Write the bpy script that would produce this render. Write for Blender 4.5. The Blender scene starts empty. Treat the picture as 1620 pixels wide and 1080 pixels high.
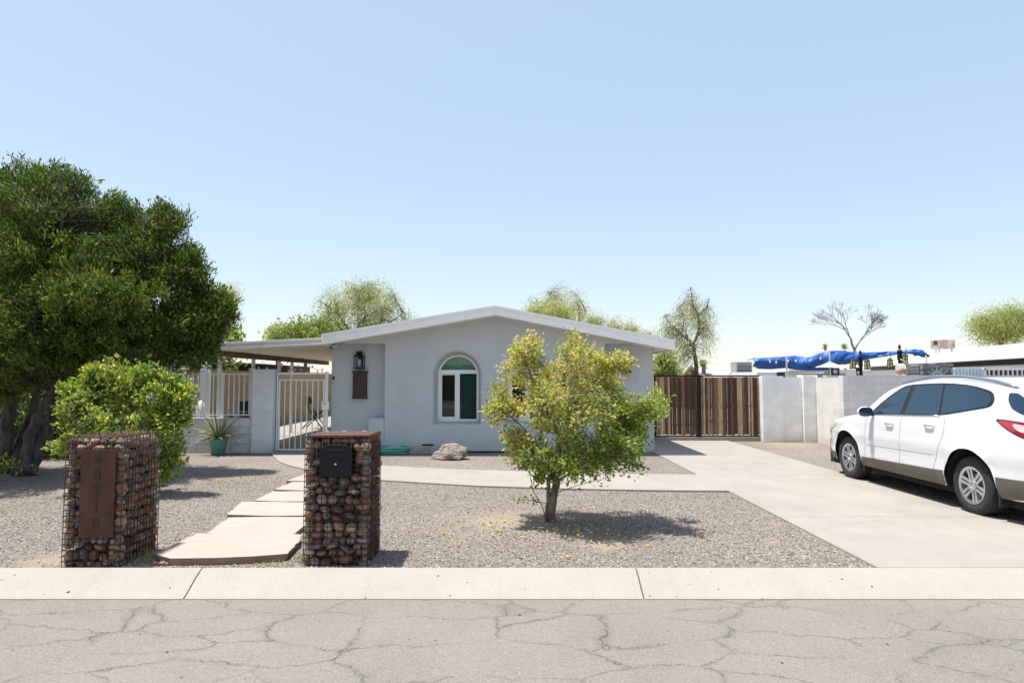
import bpy, math, random
import numpy as np
from mathutils import Vector, Matrix
R = math.radians
SC = bpy.context.scene
COL = SC.collection
# ------------------------------------------------------------------ camera
F, CH, CX, TH = 1030.0, 1.72, 810.0, math.atan(60/1030)
cd = bpy.data.cameras.new('camera'); cam = bpy.data.objects.new('camera', cd); COL.objects.link(cam)
cd.sensor_width = 36; cd.lens = 36*F/1620; cd.clip_end = 3000; cd.clip_start = .05
cam.location = (0, 0, CH); cam.rotation_euler = (R(90)+TH, 0, 0); SC.camera = cam
# ------------------------------------------------------------------ sky and sun
SUN = Vector((-.66, .05, 2.45)).normalized()
el = math.asin(SUN.z)
w = bpy.data.worlds.new('World'); SC.world = w; w.use_nodes = True
nt = w.node_tree; bg = nt.nodes['Background']
sky = nt.nodes.new('ShaderNodeTexSky'); sky.sky_type = 'NISHITA'; sky.sun_disc = False
sky.sun_elevation = el; sky.sun_rotation = math.atan2(SUN.x, SUN.y)
sky.air_density = 1.0; sky.dust_density = 1.0; sky.ozone_density = 1.5; sky.altitude = 300
hs = nt.nodes.new('ShaderNodeHueSaturation'); hs.inputs['Saturation'].default_value = 1.78; hs.inputs['Value'].default_value = 2.74
gm = nt.nodes.new('ShaderNodeGamma'); gm.inputs[1].default_value = .3
nt.links.new(sky.outputs[0], gm.inputs[0]); nt.links.new(gm.outputs[0], hs.inputs['Color']); nt.links.new(hs.outputs[0], bg.inputs[0]); bg.inputs[1].default_value = .14
sd = bpy.data.lights.new('sun', 'SUN'); sd.energy = 4.8; sd.angle = R(.53); sd.color = (1, .955, .88)
so = bpy.data.objects.new('sun', sd); COL.objects.link(so)
so.rotation_euler = SUN.to_track_quat('Z', 'Y').to_euler()
SC.view_settings.view_transform = 'Standard'; SC.view_settings.look = 'None'
SC.view_settings.exposure = .69; SC.view_settings.gamma = 1
SC.cycles.max_bounces = 6; SC.cycles.diffuse_bounces = 3; SC.cycles.transparent_max_bounces = 8
# ------------------------------------------------------------------ helpers
def ray(px, py):
    u, v = (px-CX)/F, (540-py)/F
    return u, math.cos(TH)-v*math.sin(TH), math.sin(TH)+v*math.cos(TH)
def G(px, py, z=0.0):
    x, y, zz = ray(px, py); t = (z-CH)/zz
    return Vector((x*t, y*t, z))
def W(px, py, Y):
    x, y, z = ray(px, py); t = Y/y
    return Vector((x*t, Y, CH+z*t))
class MB:
    def __init__(s): s.v = []; s.f = []; s.m = []
    def add(s, vs, fs, mi=0):
        o = len(s.v); s.v += [tuple(v) for v in vs]; s.f += [tuple(i+o for i in f) for f in fs]; s.m += [mi]*len(fs); return s
    def box(s, a, b, mi=0, M=None):
        (x0, y0, z0), (x1, y1, z1) = a, b
        vs = [Vector(p) for p in ((x0,y0,z0),(x1,y0,z0),(x1,y1,z0),(x0,y1,z0),(x0,y0,z1),(x1,y0,z1),(x1,y1,z1),(x0,y1,z1))]
        if M is not None: vs = [M @ v for v in vs]
        return s.add(vs, [(0,3,2,1),(4,5,6,7),(0,1,5,4),(1,2,6,5),(2,3,7,6),(3,0,4,7)], mi)
    def tube(s, pts, rad, n=8, cap=True, mi=0):
        pts = [Vector(p) for p in pts]; k = len(pts)
        if not hasattr(rad, '__len__'): rad = [rad]*k
        vs = []; up = None
        for i, p in enumerate(pts):
            d = (pts[min(i+1, k-1)]-pts[max(i-1, 0)]).normalized()
            if up is None: up = Vector((0,0,1)) if abs(d.z) < .9 else Vector((1,0,0))
            a = d.cross(up)
            if a.length < 1e-4: a = d.cross(Vector((.3,.9,.1)))
            a.normalize(); b = a.cross(d).normalized(); up = b
            for j in range(n):
                t = 2*math.pi*j/n; vs.append(p+a*math.cos(t)*rad[i]+b*math.sin(t)*rad[i])
        fs = [(i*n+j, i*n+(j+1) % n, (i+1)*n+(j+1) % n, (i+1)*n+j) for i in range(k-1) for j in range(n)]
        if cap: fs += [tuple(range(n-1, -1, -1)), tuple(range((k-1)*n, k*n))]
        return s.add(vs, fs, mi)
    def prism(s, poly, d, mi=0):      # poly: 3D outline, d: offset vector
        n = len(poly); d = Vector(d); p = [Vector(q) for q in poly]
        return s.add(p+[q+d for q in p], [tuple(range(n-1, -1, -1)), tuple(range(n, 2*n))]+[(i, (i+1) % n, n+(i+1) % n, n+i) for i in range(n)], mi)
    def lathe(s, prof, c=(0,0,0), n=24, mi=0, M=None):   # prof (r,z)
        vs = []
        for r, z in prof:
            for j in range(n):
                t = 2*math.pi*j/n; p = Vector((r*math.cos(t), r*math.sin(t), z))
                if M is not None: p = M @ p
                vs.append(p+Vector(c))
        k = len(prof)
        fs = [(i*n+j, i*n+(j+1) % n, (i+1)*n+(j+1) % n, (i+1)*n+j) for i in range(k-1) for j in range(n)]
        fs += [tuple(range(n-1, -1, -1)), tuple(range((k-1)*n, k*n))]
        return s.add(vs, fs, mi)
    def build(s, name, mat=None, parent=None, smooth=False, bevel=0, loc=None):
        me = bpy.data.meshes.new(name); me.from_pydata(s.v, [], s.f)
        mats = mat if isinstance(mat, (list, tuple)) else [mat]
        for m in mats: me.materials.append(m)
        if len(mats) > 1: me.polygons.foreach_set('material_index', s.m)
        if smooth: me.polygons.foreach_set('use_smooth', [True]*len(me.polygons))
        me.update(); o = bpy.data.objects.new(name, me); COL.objects.link(o)
        if parent is not None:
            o.parent = parent; o.matrix_parent_inverse = Matrix.Translation(parent.location).inverted() if parent.type == 'EMPTY' else Matrix()
        if bevel:
            b = o.modifiers.new('bevel', 'BEVEL'); b.width = bevel; b.segments = 2; b.limit_method = 'ANGLE'
        return o
def npmesh(name, V, Fc, mat, parent=None, smooth=False):
    me = bpy.data.meshes.new(name); V = np.asarray(V, np.float32); Fc = np.asarray(Fc, np.int32); k = Fc.shape[1]
    me.vertices.add(len(V)); me.vertices.foreach_set('co', V.ravel())
    me.loops.add(Fc.size); me.loops.foreach_set('vertex_index', Fc.ravel())
    me.polygons.add(len(Fc)); me.polygons.foreach_set('loop_start', np.arange(0, Fc.size, k, dtype=np.int32))
    me.polygons.foreach_set('use_smooth', np.full(len(Fc), smooth))
    me.update(calc_edges=True); me.validate()
    me.materials.append(mat); o = bpy.data.objects.new(name, me); COL.objects.link(o)
    if parent is not None:
        o.parent = parent; o.matrix_parent_inverse = Matrix.Translation(parent.location).inverted()
    return o
def tag(o, label=None, cat=None, group=None, kind=None):
    for k, v in (('label', label), ('category', cat), ('group', group), ('kind', kind)):
        if v: o[k] = v
    return o
def thing(name, label, cat, loc=(0,0,0), group=None):
    o = bpy.data.objects.new(name, None); o.location = loc; o.empty_display_size = .2; COL.objects.link(o)
    return tag(o, label, cat, group)
# ------------------------------------------------------------------ materials
def mat(name, c=(.5,.5,.5), rough=.7, metal=0, coat=0, spec=None):
    m = bpy.data.materials.new(name); m.use_nodes = True; b = m.node_tree.nodes['Principled BSDF']
    b.inputs['Base Color'].default_value = (*c, 1); b.inputs['Roughness'].default_value = rough
    b.inputs['Metallic'].default_value = metal; b.inputs['Coat Weight'].default_value = coat
    if spec is not None: b.inputs['Specular IOR Level'].default_value = spec
    return m
class NB:
    def __init__(s, m): s.t = m.node_tree; s.b = s.t.nodes['Principled BSDF']
    def n(s, typ, **kw):
        nd = s.t.nodes.new('ShaderNode'+typ)
        for k, v in kw.items():
            if k in nd.inputs and not hasattr(type(nd), k): nd.inputs[k].default_value = v
            else: setattr(nd, k, v)
        return nd
    def l(s, a, b): s.t.links.new(a, b)
    def ramp(s, fac, stops, interp='LINEAR'):
        r = s.n('ValToRGB'); r.color_ramp.interpolation = interp; e = r.color_ramp.elements
        while len(e) < len(stops): e.new(.5)
        for q, (p, c) in zip(e, stops): q.position = p; q.color = (*c, 1) if len(c) == 3 else c
        s.l(fac, r.inputs[0]); return r.outputs[0]
    def pos(s, sc=(1,1,1)):
        g = s.n('NewGeometry'); m = s.n('Mapping'); m.inputs['Scale'].default_value = sc
        s.l(g.outputs['Position'], m.inputs[0]); return m.outputs[0]
    def noise(s, vec, scale, detail=4, rough=.55, out=0):
        t = s.n('TexNoise'); t.inputs['Scale'].default_value = scale; t.inputs['Detail'].default_value = detail
        t.inputs['Roughness'].default_value = rough; s.l(vec, t.inputs['Vector']); return t.outputs[out]
    def mix(s, fac, a, b, mode='MIX'):
        m = s.n('Mix', data_type='RGBA', blend_type=mode)
        for v, i in ((fac, 0), (a, 6), (b, 7)):
            if isinstance(v, (int, float)): m.inputs[i].default_value = v
            elif isinstance(v, tuple): m.inputs[i].default_value = (*v, 1)
            else: s.l(v, m.inputs[i])
        return m.outputs[2]
    def math(s, op, a, b=0, c=0):
        m = s.n('Math', operation=op)
        for v, i in ((a, 0), (b, 1), (c, 2)):
            if isinstance(v, (int, float)): m.inputs[i].default_value = v
            else: s.l(v, m.inputs[i])
        return m.outputs[0]
    def bump(s, h, strength=.3, dist=.01, prev=None):
        b = s.n('Bump'); b.inputs['Strength'].default_value = strength; b.inputs['Distance'].default_value = dist
        s.l(h, b.inputs['Height'])
        if prev is not None: s.l(prev, b.inputs['Normal'])
        return b.outputs[0]
    def col(s, c): s.l(c, s.b.inputs['Base Color'])
    def nrm(s, c): s.l(c, s.b.inputs['Normal'])
def noisy(name, c1, c2, scale=4, rough=.8, bump=.2, bscale=60, bdist=.004, metal=0, sc=(1,1,1), spec=None):
    m = mat(name, c1, rough, metal, spec=spec); b = NB(m); p = b.pos(sc)
    n = b.noise(p, scale, 5); b.col(b.ramp(n, [(.32, c1), (.68, c2)]))
    if bump: b.nrm(b.bump(b.noise(p, bscale, 3), bump, bdist))
    return m
def m_gravel():
    m = mat('gravel', rough=.92, spec=.2); b = NB(m); p = b.pos()
    v = b.n('TexVoronoi'); v.inputs['Scale'].default_value = 64; b.l(p, v.inputs['Vector'])
    v2 = b.n('TexVoronoi'); v2.inputs['Scale'].default_value = 130; b.l(p, v2.inputs['Vector'])
    s = b.n('SeparateColor'); b.l(v.outputs['Color'], s.inputs[0])
    c = b.ramp(s.outputs[0], [(0, (.055,.047,.042)), (.2, (.14,.12,.105)), (.45, (.225,.197,.172)), (.75, (.295,.262,.232)), (1, (.45,.41,.37))])
    s2 = b.n('SeparateColor'); b.l(v2.outputs['Color'], s2.inputs[0])
    c2 = b.ramp(s2.outputs[1], [(0, (.09,.078,.07)), (.5, (.215,.187,.165)), (1, (.34,.30,.265))])
    c = b.mix(.4, c, c2)
    dirt = b.ramp(b.noise(p, .9, 6, .65), [(.56, (0,0,0)), (.72, (1,1,1))])
    c = b.mix(b.math('MULTIPLY', dirt, .5), c, (.27,.225,.175))
    for (qx, qy, ra) in ((-.05,8.15,.95), (1.0,7.0,.5), (-4.4,6.3,.5), (-7.0,11.0,1.3), (7.3,17.3,1.3)):     # bare sandy soil where the stones have thinned
        dv_ = b.n('VectorMath', operation='DISTANCE'); b.l(p, dv_.inputs[0]); dv_.inputs[1].default_value = (qx,qy,0)
        f = b.math('SUBTRACT', b.math('ADD', 1.0, b.math('MULTIPLY', b.math('SUBTRACT', b.noise(p, 6, 6, .7), .5), 1.6)), b.math('DIVIDE', dv_.outputs['Value'], ra))
        f = b.ramp(f, [(.3, (0,0,0)), (.75, (1,1,1))]); c = b.mix(b.math('MULTIPLY', f, .75), c, (.33,.275,.21))
    big = b.ramp(b.noise(p, .5, 3), [(.3, (.88,.88,.88)), (.7, (1.1,1.08,1.06))])
    c = b.mix(1, c, big, 'MULTIPLY'); b.col(c)
    h = b.math('ADD', b.math('MULTIPLY', v.outputs['Distance'], -1), b.math('MULTIPLY', v2.outputs['Distance'], -.4))
    b.nrm(b.bump(h, .9, .012)); return m
def m_concrete(name, c1, c2, stain=(.4,.36,.31), bumps=.15):
    m = mat(name, c1, .85, spec=.3); b = NB(m); p = b.pos()
    c = b.ramp(b.noise(p, 1.3, 8, .62), [(.3, c1), (.7, c2)])
    st = b.ramp(b.noise(p, .55, 6, .7), [(.55, (0,0,0)), (.8, (1,1,1))])
    c = b.mix(b.math('MULTIPLY', st, .35), c, stain)
    sp = b.ramp(b.noise(p, 90, 2), [(.3, (.82,.82,.82)), (.5, (1,1,1)), (.75, (1.06,1.06,1.06))])
    c = b.mix(1, c, sp, 'MULTIPLY')
    wv = b.n('VectorMath', operation='MULTIPLY_ADD'); b.l(b.noise(p, 1.7, 5, .65, out=1), wv.inputs[0]); wv.inputs[1].default_value = (.5,.5,0); b.l(p, wv.inputs[2])
    e = b.n('TexVoronoi', feature='DISTANCE_TO_EDGE'); e.inputs['Scale'].default_value = .33; b.l(wv.outputs[0], e.inputs['Vector'])
    ck = b.math('MULTIPLY', b.math('LESS_THAN', e.outputs['Distance'], .0022), b.ramp(b.noise(p, .6, 2), [(.48, (0,0,0)), (.54, (1,1,1))]))
    c = b.mix(b.math('MULTIPLY', ck, .18 if 'kerb' not in name else 0), c, (.12,.10,.085))
    sk = b.ramp(b.noise(b.pos((2.2,.22,1)), 1.6, 6, .7), [(.5, (0,0,0)), (.75, (1,1,1))]); c = b.mix(b.math('MULTIPLY', sk, .16), c, (.17,.155,.14))
    pit = b.ramp(b.noise(p, 23, 2, .4), [(.18, (1,1,1)), (.24, (0,0,0))]); c = b.mix(b.math('MULTIPLY', pit, .5), c, (.14,.12,.10)); b.col(c)
    b.nrm(b.bump(b.noise(p, 120, 3), bumps, .003)); return m
def m_asphalt():
    m = mat('asphalt', rough=.9, spec=.25); b = NB(m); p = b.pos()
    c = b.ramp(b.noise(p, .8, 7, .65), [(.3, (.18,.165,.148)), (.7, (.218,.20,.18))])
    v = b.n('TexVoronoi'); v.inputs['Scale'].default_value = 110; b.l(p, v.inputs['Vector'])
    s = b.n('SeparateColor'); b.l(v.outputs['Color'], s.inputs[0])
    c = b.mix(1, c, b.ramp(s.outputs[0], [(0, (.78,.78,.78)), (.3, (.96,.96,.96)), (.85, (1.05,1.05,1.05)), (1, (1.3,1.28,1.25))]), 'MULTIPLY')
    st = b.ramp(b.noise(b.pos((.35,1.3,1)), 1.1, 6, .7), [(.5, (0,0,0)), (.72, (1,1,1))])
    c = b.mix(b.math('MULTIPLY', st, .3), c, (.20,.172,.143))
    # cracks: warped cell edges, broken up
    d = b.noise(p, 2.2, 6, .7, out=1); mv = b.n('Mix', data_type='VECTOR', factor_mode='UNIFORM')
    w1 = b.n('VectorMath', operation='MULTIPLY_ADD'); b.l(d, w1.inputs[0]); w1.inputs[1].default_value = (.38,.38,0); b.l(p, w1.inputs[2])
    fl = b.n('Mapping'); fl.inputs['Scale'].default_value = (.62,1.25,0); b.l(w1.outputs[0], fl.inputs[0])
    e = b.n('TexVoronoi', feature='DISTANCE_TO_EDGE'); e.inputs['Scale'].default_value = 1.8; b.l(fl.outputs[0], e.inputs['Vector'])
    wd = b.math('MULTIPLY', b.noise(p, 3.1, 3), .0148)
    crack = b.math('LESS_THAN', e.outputs['Distance'], b.math('SUBTRACT', wd, .004))
    mask = b.ramp(b.noise(p, 1.3, 3), [(.36, (0,0,0)), (.48, (1,1,1))])
    g = b.n('SeparateXYZ'); b.l(p, g.inputs[0])
    near = b.ramp(b.math('MULTIPLY_ADD', g.outputs[1], -1, 5.6), [(0, (.25,.25,.25)), (.8, (1,1,1))])
    k = b.math('MULTIPLY', b.math('MULTIPLY', crack, mask), near)
    soft = b.ramp(e.outputs['Distance'], [(0, (.72,.72,.72)), (.04, (1,1,1))]); c = b.mix(b.math('MULTIPLY', mask, .7), c, b.mix(1, c, soft, 'MULTIPLY'))
    c = b.mix(b.math('MULTIPLY', k, .68), c, (.05,.045,.04)); b.col(c)
    h = b.math('SUBTRACT', b.noise(p, 130, 2), b.math('MULTIPLY', k, 2)); b.nrm(b.bump(h, .5, .006)); return m
def m_stucco(name, c):
    m = mat(name, c, .9, spec=.2); b = NB(m); p = b.pos()
    k = b.ramp(b.noise(p, 2.2, 6, .6), [(.3, tuple(x*.94 for x in c)), (.7, tuple(x*1.05 for x in c))])
    fine = b.ramp(b.noise(p, 70, 3), [(.3, (.93,.93,.93)), (.7, (1.04,1.04,1.04))])
    k = b.mix(1, k, fine, 'MULTIPLY')
    g = b.n('SeparateXYZ'); b.l(p, g.inputs[0])
    dn = b.noise(b.pos((9,9,.7)), 1.3, 5, .7)
    spl = b.math('MULTIPLY', b.ramp(g.outputs[2], [(.0, (1,1,1)), (.35, (0,0,0))]), dn)
    k = b.mix(b.math('MULTIPLY', spl, .5), k, (.42,.40,.36)); b.col(k)
    b.nrm(b.bump(b.noise(p, 45, 4, .6), .55, .006)); return m
def m_block(name, c1, c2, mortar, axis='X', w_=.4, h_=.2, ms=.012, bump=.5):
    m = mat(name, c1, .88, spec=.25); b = NB(m); g = b.n('NewGeometry'); s = b.n('SeparateXYZ'); b.l(g.outputs['Position'], s.inputs[0])
    c = b.n('CombineXYZ'); b.l(s.outputs[0 if axis == 'X' else 1], c.inputs[0]); b.l(s.outputs[2], c.inputs[1])
    t = b.n('TexBrick'); b.l(c.outputs[0], t.inputs['Vector']); t.inputs['Scale'].default_value = 1
    t.inputs['Brick Width'].default_value = w_; t.inputs['Row Height'].default_value = h_; t.inputs['Mortar Size'].default_value = ms/2
    t.inputs['Mortar Smooth'].default_value = .3
    t.inputs['Color1'].default_value = (*c1, 1); t.inputs['Color2'].default_value = (*c2, 1); t.inputs['Mortar'].default_value = (*mortar, 1)
    p = b.pos(); k = b.ramp(b.noise(p, 3, 6, .65), [(.3, (.86,.86,.86)), (.7, (1.07,1.06,1.05))])
    col = b.mix(1, t.outputs[0], k, 'MULTIPLY')
    dn = b.math('MULTIPLY', b.ramp(s.outputs[2], [(0, (1,1,1)), (.3, (0,0,0))]), b.noise(p, 5, 4))
    b.col(b.mix(b.math('MULTIPLY', dn, .7), col, (.38,.31,.23)))
    b1 = b.bump(t.outputs['Fac'], -bump if False else bump, .006); n = b.n('Bump'); n.invert = True; n.inputs['Strength'].default_value = bump; n.inputs['Distance'].default_value = .008
    b.l(t.outputs['Fac'], n.inputs['Height']); b.nrm(b.bump(b.noise(p, 90, 3), .3, .004, n.outputs[0])); return m
def m_leaf(name, stops, trans=.35, rough=.5):
    m = mat(name, rough=rough, spec=.35); b = NB(m); g = b.n('NewGeometry')
    c = b.ramp(g.outputs['Random Per Island'], stops)
    big = b.ramp(b.noise(b.pos(), 1.6, 3), [(.35, (.75,.8,.75)), (.65, (1.2,1.12,1.0))])
    c = b.mix(1, c, big, 'MULTIPLY'); b.col(c)
    tr = b.n('BsdfTranslucent'); b.l(b.mix(1, c, (1.25,1.3,.7), 'MULTIPLY'), tr.inputs[0])
    mx = b.n('MixShader'); mx.inputs[0].default_value = trans
    b.l(b.b.outputs[0], mx.inputs[1]); b.l(tr.outputs[0], mx.inputs[2])
    b.l(mx.outputs[0], b.t.nodes['Material Output'].inputs[0]); return m
def m_island(name, stops, rough=.8, nscale=25, namt=.25, bump=.3, obj=False, sc=(1,1,1), metal=0):
    m = mat(name, rough=rough, metal=metal, spec=.3); b = NB(m); g = b.n('NewGeometry'); f = g.outputs['Random Per Island']
    if obj:
        oi = b.n('ObjectInfo'); f = b.math('FRACT', b.math('ADD', f, b.math('MULTIPLY', oi.outputs['Random'], 7.3)))
    c = b.ramp(f, stops); p = b.pos(sc); n = b.noise(p, nscale, 5, .65)
    c = b.mix(1, c, b.ramp(n, [(.3, (1-namt,)*3), (.7, (1+namt,)*3)]), 'MULTIPLY'); b.col(c)
    b.nrm(b.bump(n, bump, .006)); return m
M = {}
M['gravel'] = m_gravel()
M['dirt'] = noisy('dirt', (.30,.25,.20), (.40,.34,.27), 3)
M['asphalt'] = m_asphalt()
M['kerb'] = m_concrete('kerb_concrete', (.315,.285,.25), (.345,.315,.28), (.26,.235,.20))
M['drive'] = m_concrete('drive_concrete', (.275,.25,.222), (.325,.30,.268), (.225,.20,.175))
M['path'] = m_concrete('path_concrete', (.285,.262,.232), (.32,.298,.268), (.22,.2,.175))
M['stucco'] = m_stucco('grey_stucco', (.465,.505,.53))
M['white'] = noisy('white_paint', (.80,.795,.78), (.86,.855,.84), 6, .5, .1, 40)
M['whitemetal'] = noisy('white_metal', (.74,.74,.73), (.82,.82,.81), 6, .4, 0)
M['roof'] = noisy('white_roof_coating', (.60,.59,.57), (.74,.73,.71), 3, .8, .3, 30, .01)
M['vinyl'] = mat('vinyl_frame', (.80,.80,.78), .35)
M['cream'] = noisy('cream_soffit', (.80,.72,.56), (.84,.77,.62), 3, .6, .1, 30)
M['rustwood'] = noisy('weathered_beam', (.13,.07,.04), (.28,.2,.14), 9, .9, .4)
M['black'] = mat('black_metal', (.008,.008,.010), .45, spec=.25)
M['blackmatte'] = mat('black_plastic', (.015,.015,.017), .6)
M['darkbronze'] = noisy('dark_bronze', (.03,.022,.02), (.055,.036,.03), 8, .5, .1)
M['brownmetal'] = noisy('brown_metal', (.035,.017,.014), (.05,.024,.019), 5, .6, .15)
M['rust'] = noisy('rusted_steel', (.05,.017,.011), (.10,.033,.018), 7, .75, .25, 80, .002)
M['rustwire'] = noisy('rusted_wire', (.03,.014,.01), (.075,.032,.02), 30, .7, 0, metal=.3)
M['cobble'] = m_island('river_cobble', [(0, (.20,.085,.055)), (.12, (.27,.15,.10)), (.26, (.17,.145,.125)), (.40, (.30,.215,.14)), (.52, (.07,.055,.05)), (.64, (.23,.115,.075)), (.76, (.36,.31,.25)), (.84, (.12,.085,.07)), (.92, (.11,.13,.13)), (1, (.25,.17,.115))], .7, 30, .25, .35, True)
M['soil'] = noisy('dark_soil', (.03,.022,.018), (.07,.05,.04), 12, .95, .5)
M['pebble'] = m_island('pebble', [(0, (.06,.052,.046)), (.25, (.15,.128,.112)), (.5, (.225,.195,.172)), (.8, (.30,.262,.235)), (1, (.48,.44,.40))], .85, 60, .15, .1)
M['flag'] = noisy('pink_sandstone', (.345,.28,.24), (.37,.32,.285), 2.5, .85, .45, 14, .012, sc=(1,4,1))
M['flagedge'] = noisy('flagstone_edge', (.20,.125,.085), (.28,.19,.13), 9, .9, .6, 30, .01)
M['boulder'] = noisy('boulder_stone', (.15,.115,.09), (.33,.29,.245), 4.5, .9, .9, 14, .05)
M['blockw'] = m_block('white_block', (.80,.80,.78), (.86,.855,.83), (.93,.92,.90), ms=.016)
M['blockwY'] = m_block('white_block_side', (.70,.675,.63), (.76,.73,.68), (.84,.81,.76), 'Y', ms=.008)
M['blockg'] = m_block('grey_block', (.66,.635,.61), (.73,.70,.675), (.56,.54,.515), ms=.010)
M['blockf'] = m_block('painted_block_low', (.62,.65,.68), (.68,.71,.74), (.36,.36,.36), ms=.014)
M['blockp'] = m_block('painted_block_pillar', (.64,.68,.73), (.67,.71,.76), (.58,.62,.66), ms=.004, bump=.2)
M['blockt'] = m_block('tan_block', (.30,.215,.12), (.35,.25,.145), (.24,.18,.115), 'Y')
M['blocktX'] = m_block('tan_block_back', (.26,.19,.11), (.31,.22,.13), (.21,.16,.10), 'X')
M['plank'] = m_island('weathered_plank', [(0, (.05,.028,.018)), (.22, (.13,.066,.038)), (.42, (.065,.036,.024)), (.58, (.28,.155,.08)), (.74, (.14,.075,.042)), (.86, (.45,.28,.155)), (1, (.55,.38,.23))], .85, 9, .55, .5, sc=(6,6,.5))
M['bark'] = noisy('bark', (.09,.07,.055), (.27,.215,.17), 14, .95, .8, 40, .02, sc=(1,1,.3))
M['barkdark'] = noisy('bark_dark', (.025,.02,.016), (.13,.11,.095), 12, .95, .8, 30, .02, sc=(1,1,.25))
M['barkpale'] = noisy('bark_grey', (.10,.085,.075), (.19,.16,.14), 10, .95, .5, 30, .02, sc=(1,1,.3))
M['juniper'] = m_leaf('juniper_foliage', [(0, (.03,.06,.011)), (.35, (.062,.11,.02)), (.7, (.11,.17,.03)), (.93, (.22,.28,.055)), (1, (.26,.18,.09))], .3)
M['bush'] = m_leaf('bush_leaf', [(0, (.08,.15,.03)), (.35, (.19,.29,.06)), (.7, (.36,.44,.11)), (.9, (.52,.55,.18)), (.96, (.52,.36,.15)), (1, (.68,.6,.28))], .5)
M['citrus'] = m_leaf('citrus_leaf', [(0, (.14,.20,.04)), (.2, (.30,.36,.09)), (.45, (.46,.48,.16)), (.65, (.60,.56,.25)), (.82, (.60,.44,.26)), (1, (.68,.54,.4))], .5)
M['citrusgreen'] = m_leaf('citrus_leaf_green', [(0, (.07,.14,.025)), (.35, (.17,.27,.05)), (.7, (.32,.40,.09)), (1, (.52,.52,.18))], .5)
M['mesquite'] = m_leaf('mesquite_leaf', [(0, (.24,.29,.12)), (.5, (.40,.43,.20)), (1, (.54,.54,.32))], .55)  # far tree leaves lightened: haze of distance put into the colour
M['paleleaf'] = m_leaf('pale_leaf', [(0, (.34,.35,.26)), (.5, (.46,.46,.36)), (1, (.6,.58,.48))], .6)  # paleness stands in for haze and bright exposure on the far trees
M['greenleaf'] = m_leaf('fresh_leaf', [(0, (.14,.19,.05)), (.5, (.24,.31,.09)), (1, (.36,.42,.16))], .4)
M['agave'] = m_island('agave_leaf', [(0, (.17,.22,.12)), (.5, (.27,.31,.17)), (.8, (.38,.36,.2)), (.9, (.36,.2,.12)), (1, (.42,.3,.2))], .5, 12, .2, .1, sc=(1,1,.3))
M['pot'] = noisy('green_glaze', (.06,.21,.165), (.085,.26,.21), 6, .4, .1)
M['hose'] = mat('green_hose', (.10,.42,.33), .45)
M['grassb'] = m_leaf('weed_grass', [(0, (.16,.20,.06)), (.5, (.32,.30,.13)), (1, (.5,.44,.28))], .3)
M['dryleaf'] = m_island('fallen_leaf', [(0, (.30,.18,.06)), (.5, (.5,.34,.10)), (.8, (.62,.5,.22)), (1, (.25,.16,.08))], .8)
M['litter'] = m_island('leaf_litter', [(0, (.06,.025,.018)), (.5, (.13,.065,.045)), (.85, (.22,.14,.09)), (1, (.5,.42,.28))], .85)
M['tarp'] = noisy('blue_tarp', (.010,.055,.25), (.025,.13,.44), 3.0, .5, .5, 2.2, .25)
M['lanternglass'] = noisy('amber_glass', (.55,.48,.12), (.75,.66,.25), 30, .3, 0)
M['greyroof'] = noisy('grey_shingle', (.33,.31,.30), (.43,.41,.40), 8, .9, .3)
M['palegreen'] = noisy('pale_green_wall', (.40,.44,.38), (.46,.50,.44), 4, .9)
M['slate'] = m_island('stacked_slate', [(0, (.10,.10,.10)), (.5, (.22,.22,.22)), (1, (.40,.38,.36))], .85, 20, .3, .5)
M['metalgrey'] = noisy('galvanised', (.38,.40,.41), (.5,.52,.53), 8, .45, 0, metal=.4)
M['terracotta'] = noisy('terracotta', (.24,.12,.10), (.42,.27,.23), 6, .8, .1)
M['carwhite'] = mat('car_paint_white', (.74,.74,.745), .25, coat=1.0)
M['carclad'] = noisy('car_cladding', (.10,.085,.07), (.13,.11,.095), 5, .55, 0)
M['carglass'] = mat('car_tinted_glass', (.010,.035,.065), .03, spec=.75)
M['rubber'] = noisy('tyre_rubber', (.016,.016,.017), (.028,.027,.026), 20, .8, .1)
M['alloy'] = mat('alloy', (.55,.56,.58), .28, metal=.85)
M['chrome'] = mat('chrome', (.7,.7,.72), .12, metal=1)
M['redlens'] = mat('red_lens', (.45,.01,.03), .12, coat=1)
M['clearlens'] = mat('clear_lens', (.62,.55,.57), .15, coat=1)
M['railgrey'] = mat('roof_rail_grey', (.24,.27,.31), .35, metal=.5)
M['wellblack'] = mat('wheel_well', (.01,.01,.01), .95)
def m_glass():
    m = mat('window_glass', (.03,.035,.035), .02, spec=.6); b = NB(m)
    tr = b.n('BsdfTransparent'); tr.inputs[0].default_value = (.62,.72,.70,1)
    gl = b.n('BsdfGlossy'); gl.inputs['Roughness'].default_value = .02
    fr = b.n('Fresnel'); fr.inputs[0].default_value = 1.6; mx = b.n('MixShader')
    b.l(fr.outputs[0], mx.inputs[0]); b.l(tr.outputs[0], mx.inputs[1]); b.l(gl.outputs[0], mx.inputs[2])
    b.l(mx.outputs[0], b.t.nodes['Material Output'].inputs[0]); return m
M['glass'] = m_glass()
M['blind'] = mat('blind_slat', (.20,.34,.34), .6)
M['screen'] = mat('insect_screen', (.02,.022,.025), .7)
M['fan'] = noisy('green_fan_shade', (.50,.74,.58), (.60,.84,.68), 9, .8, .2)
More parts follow.
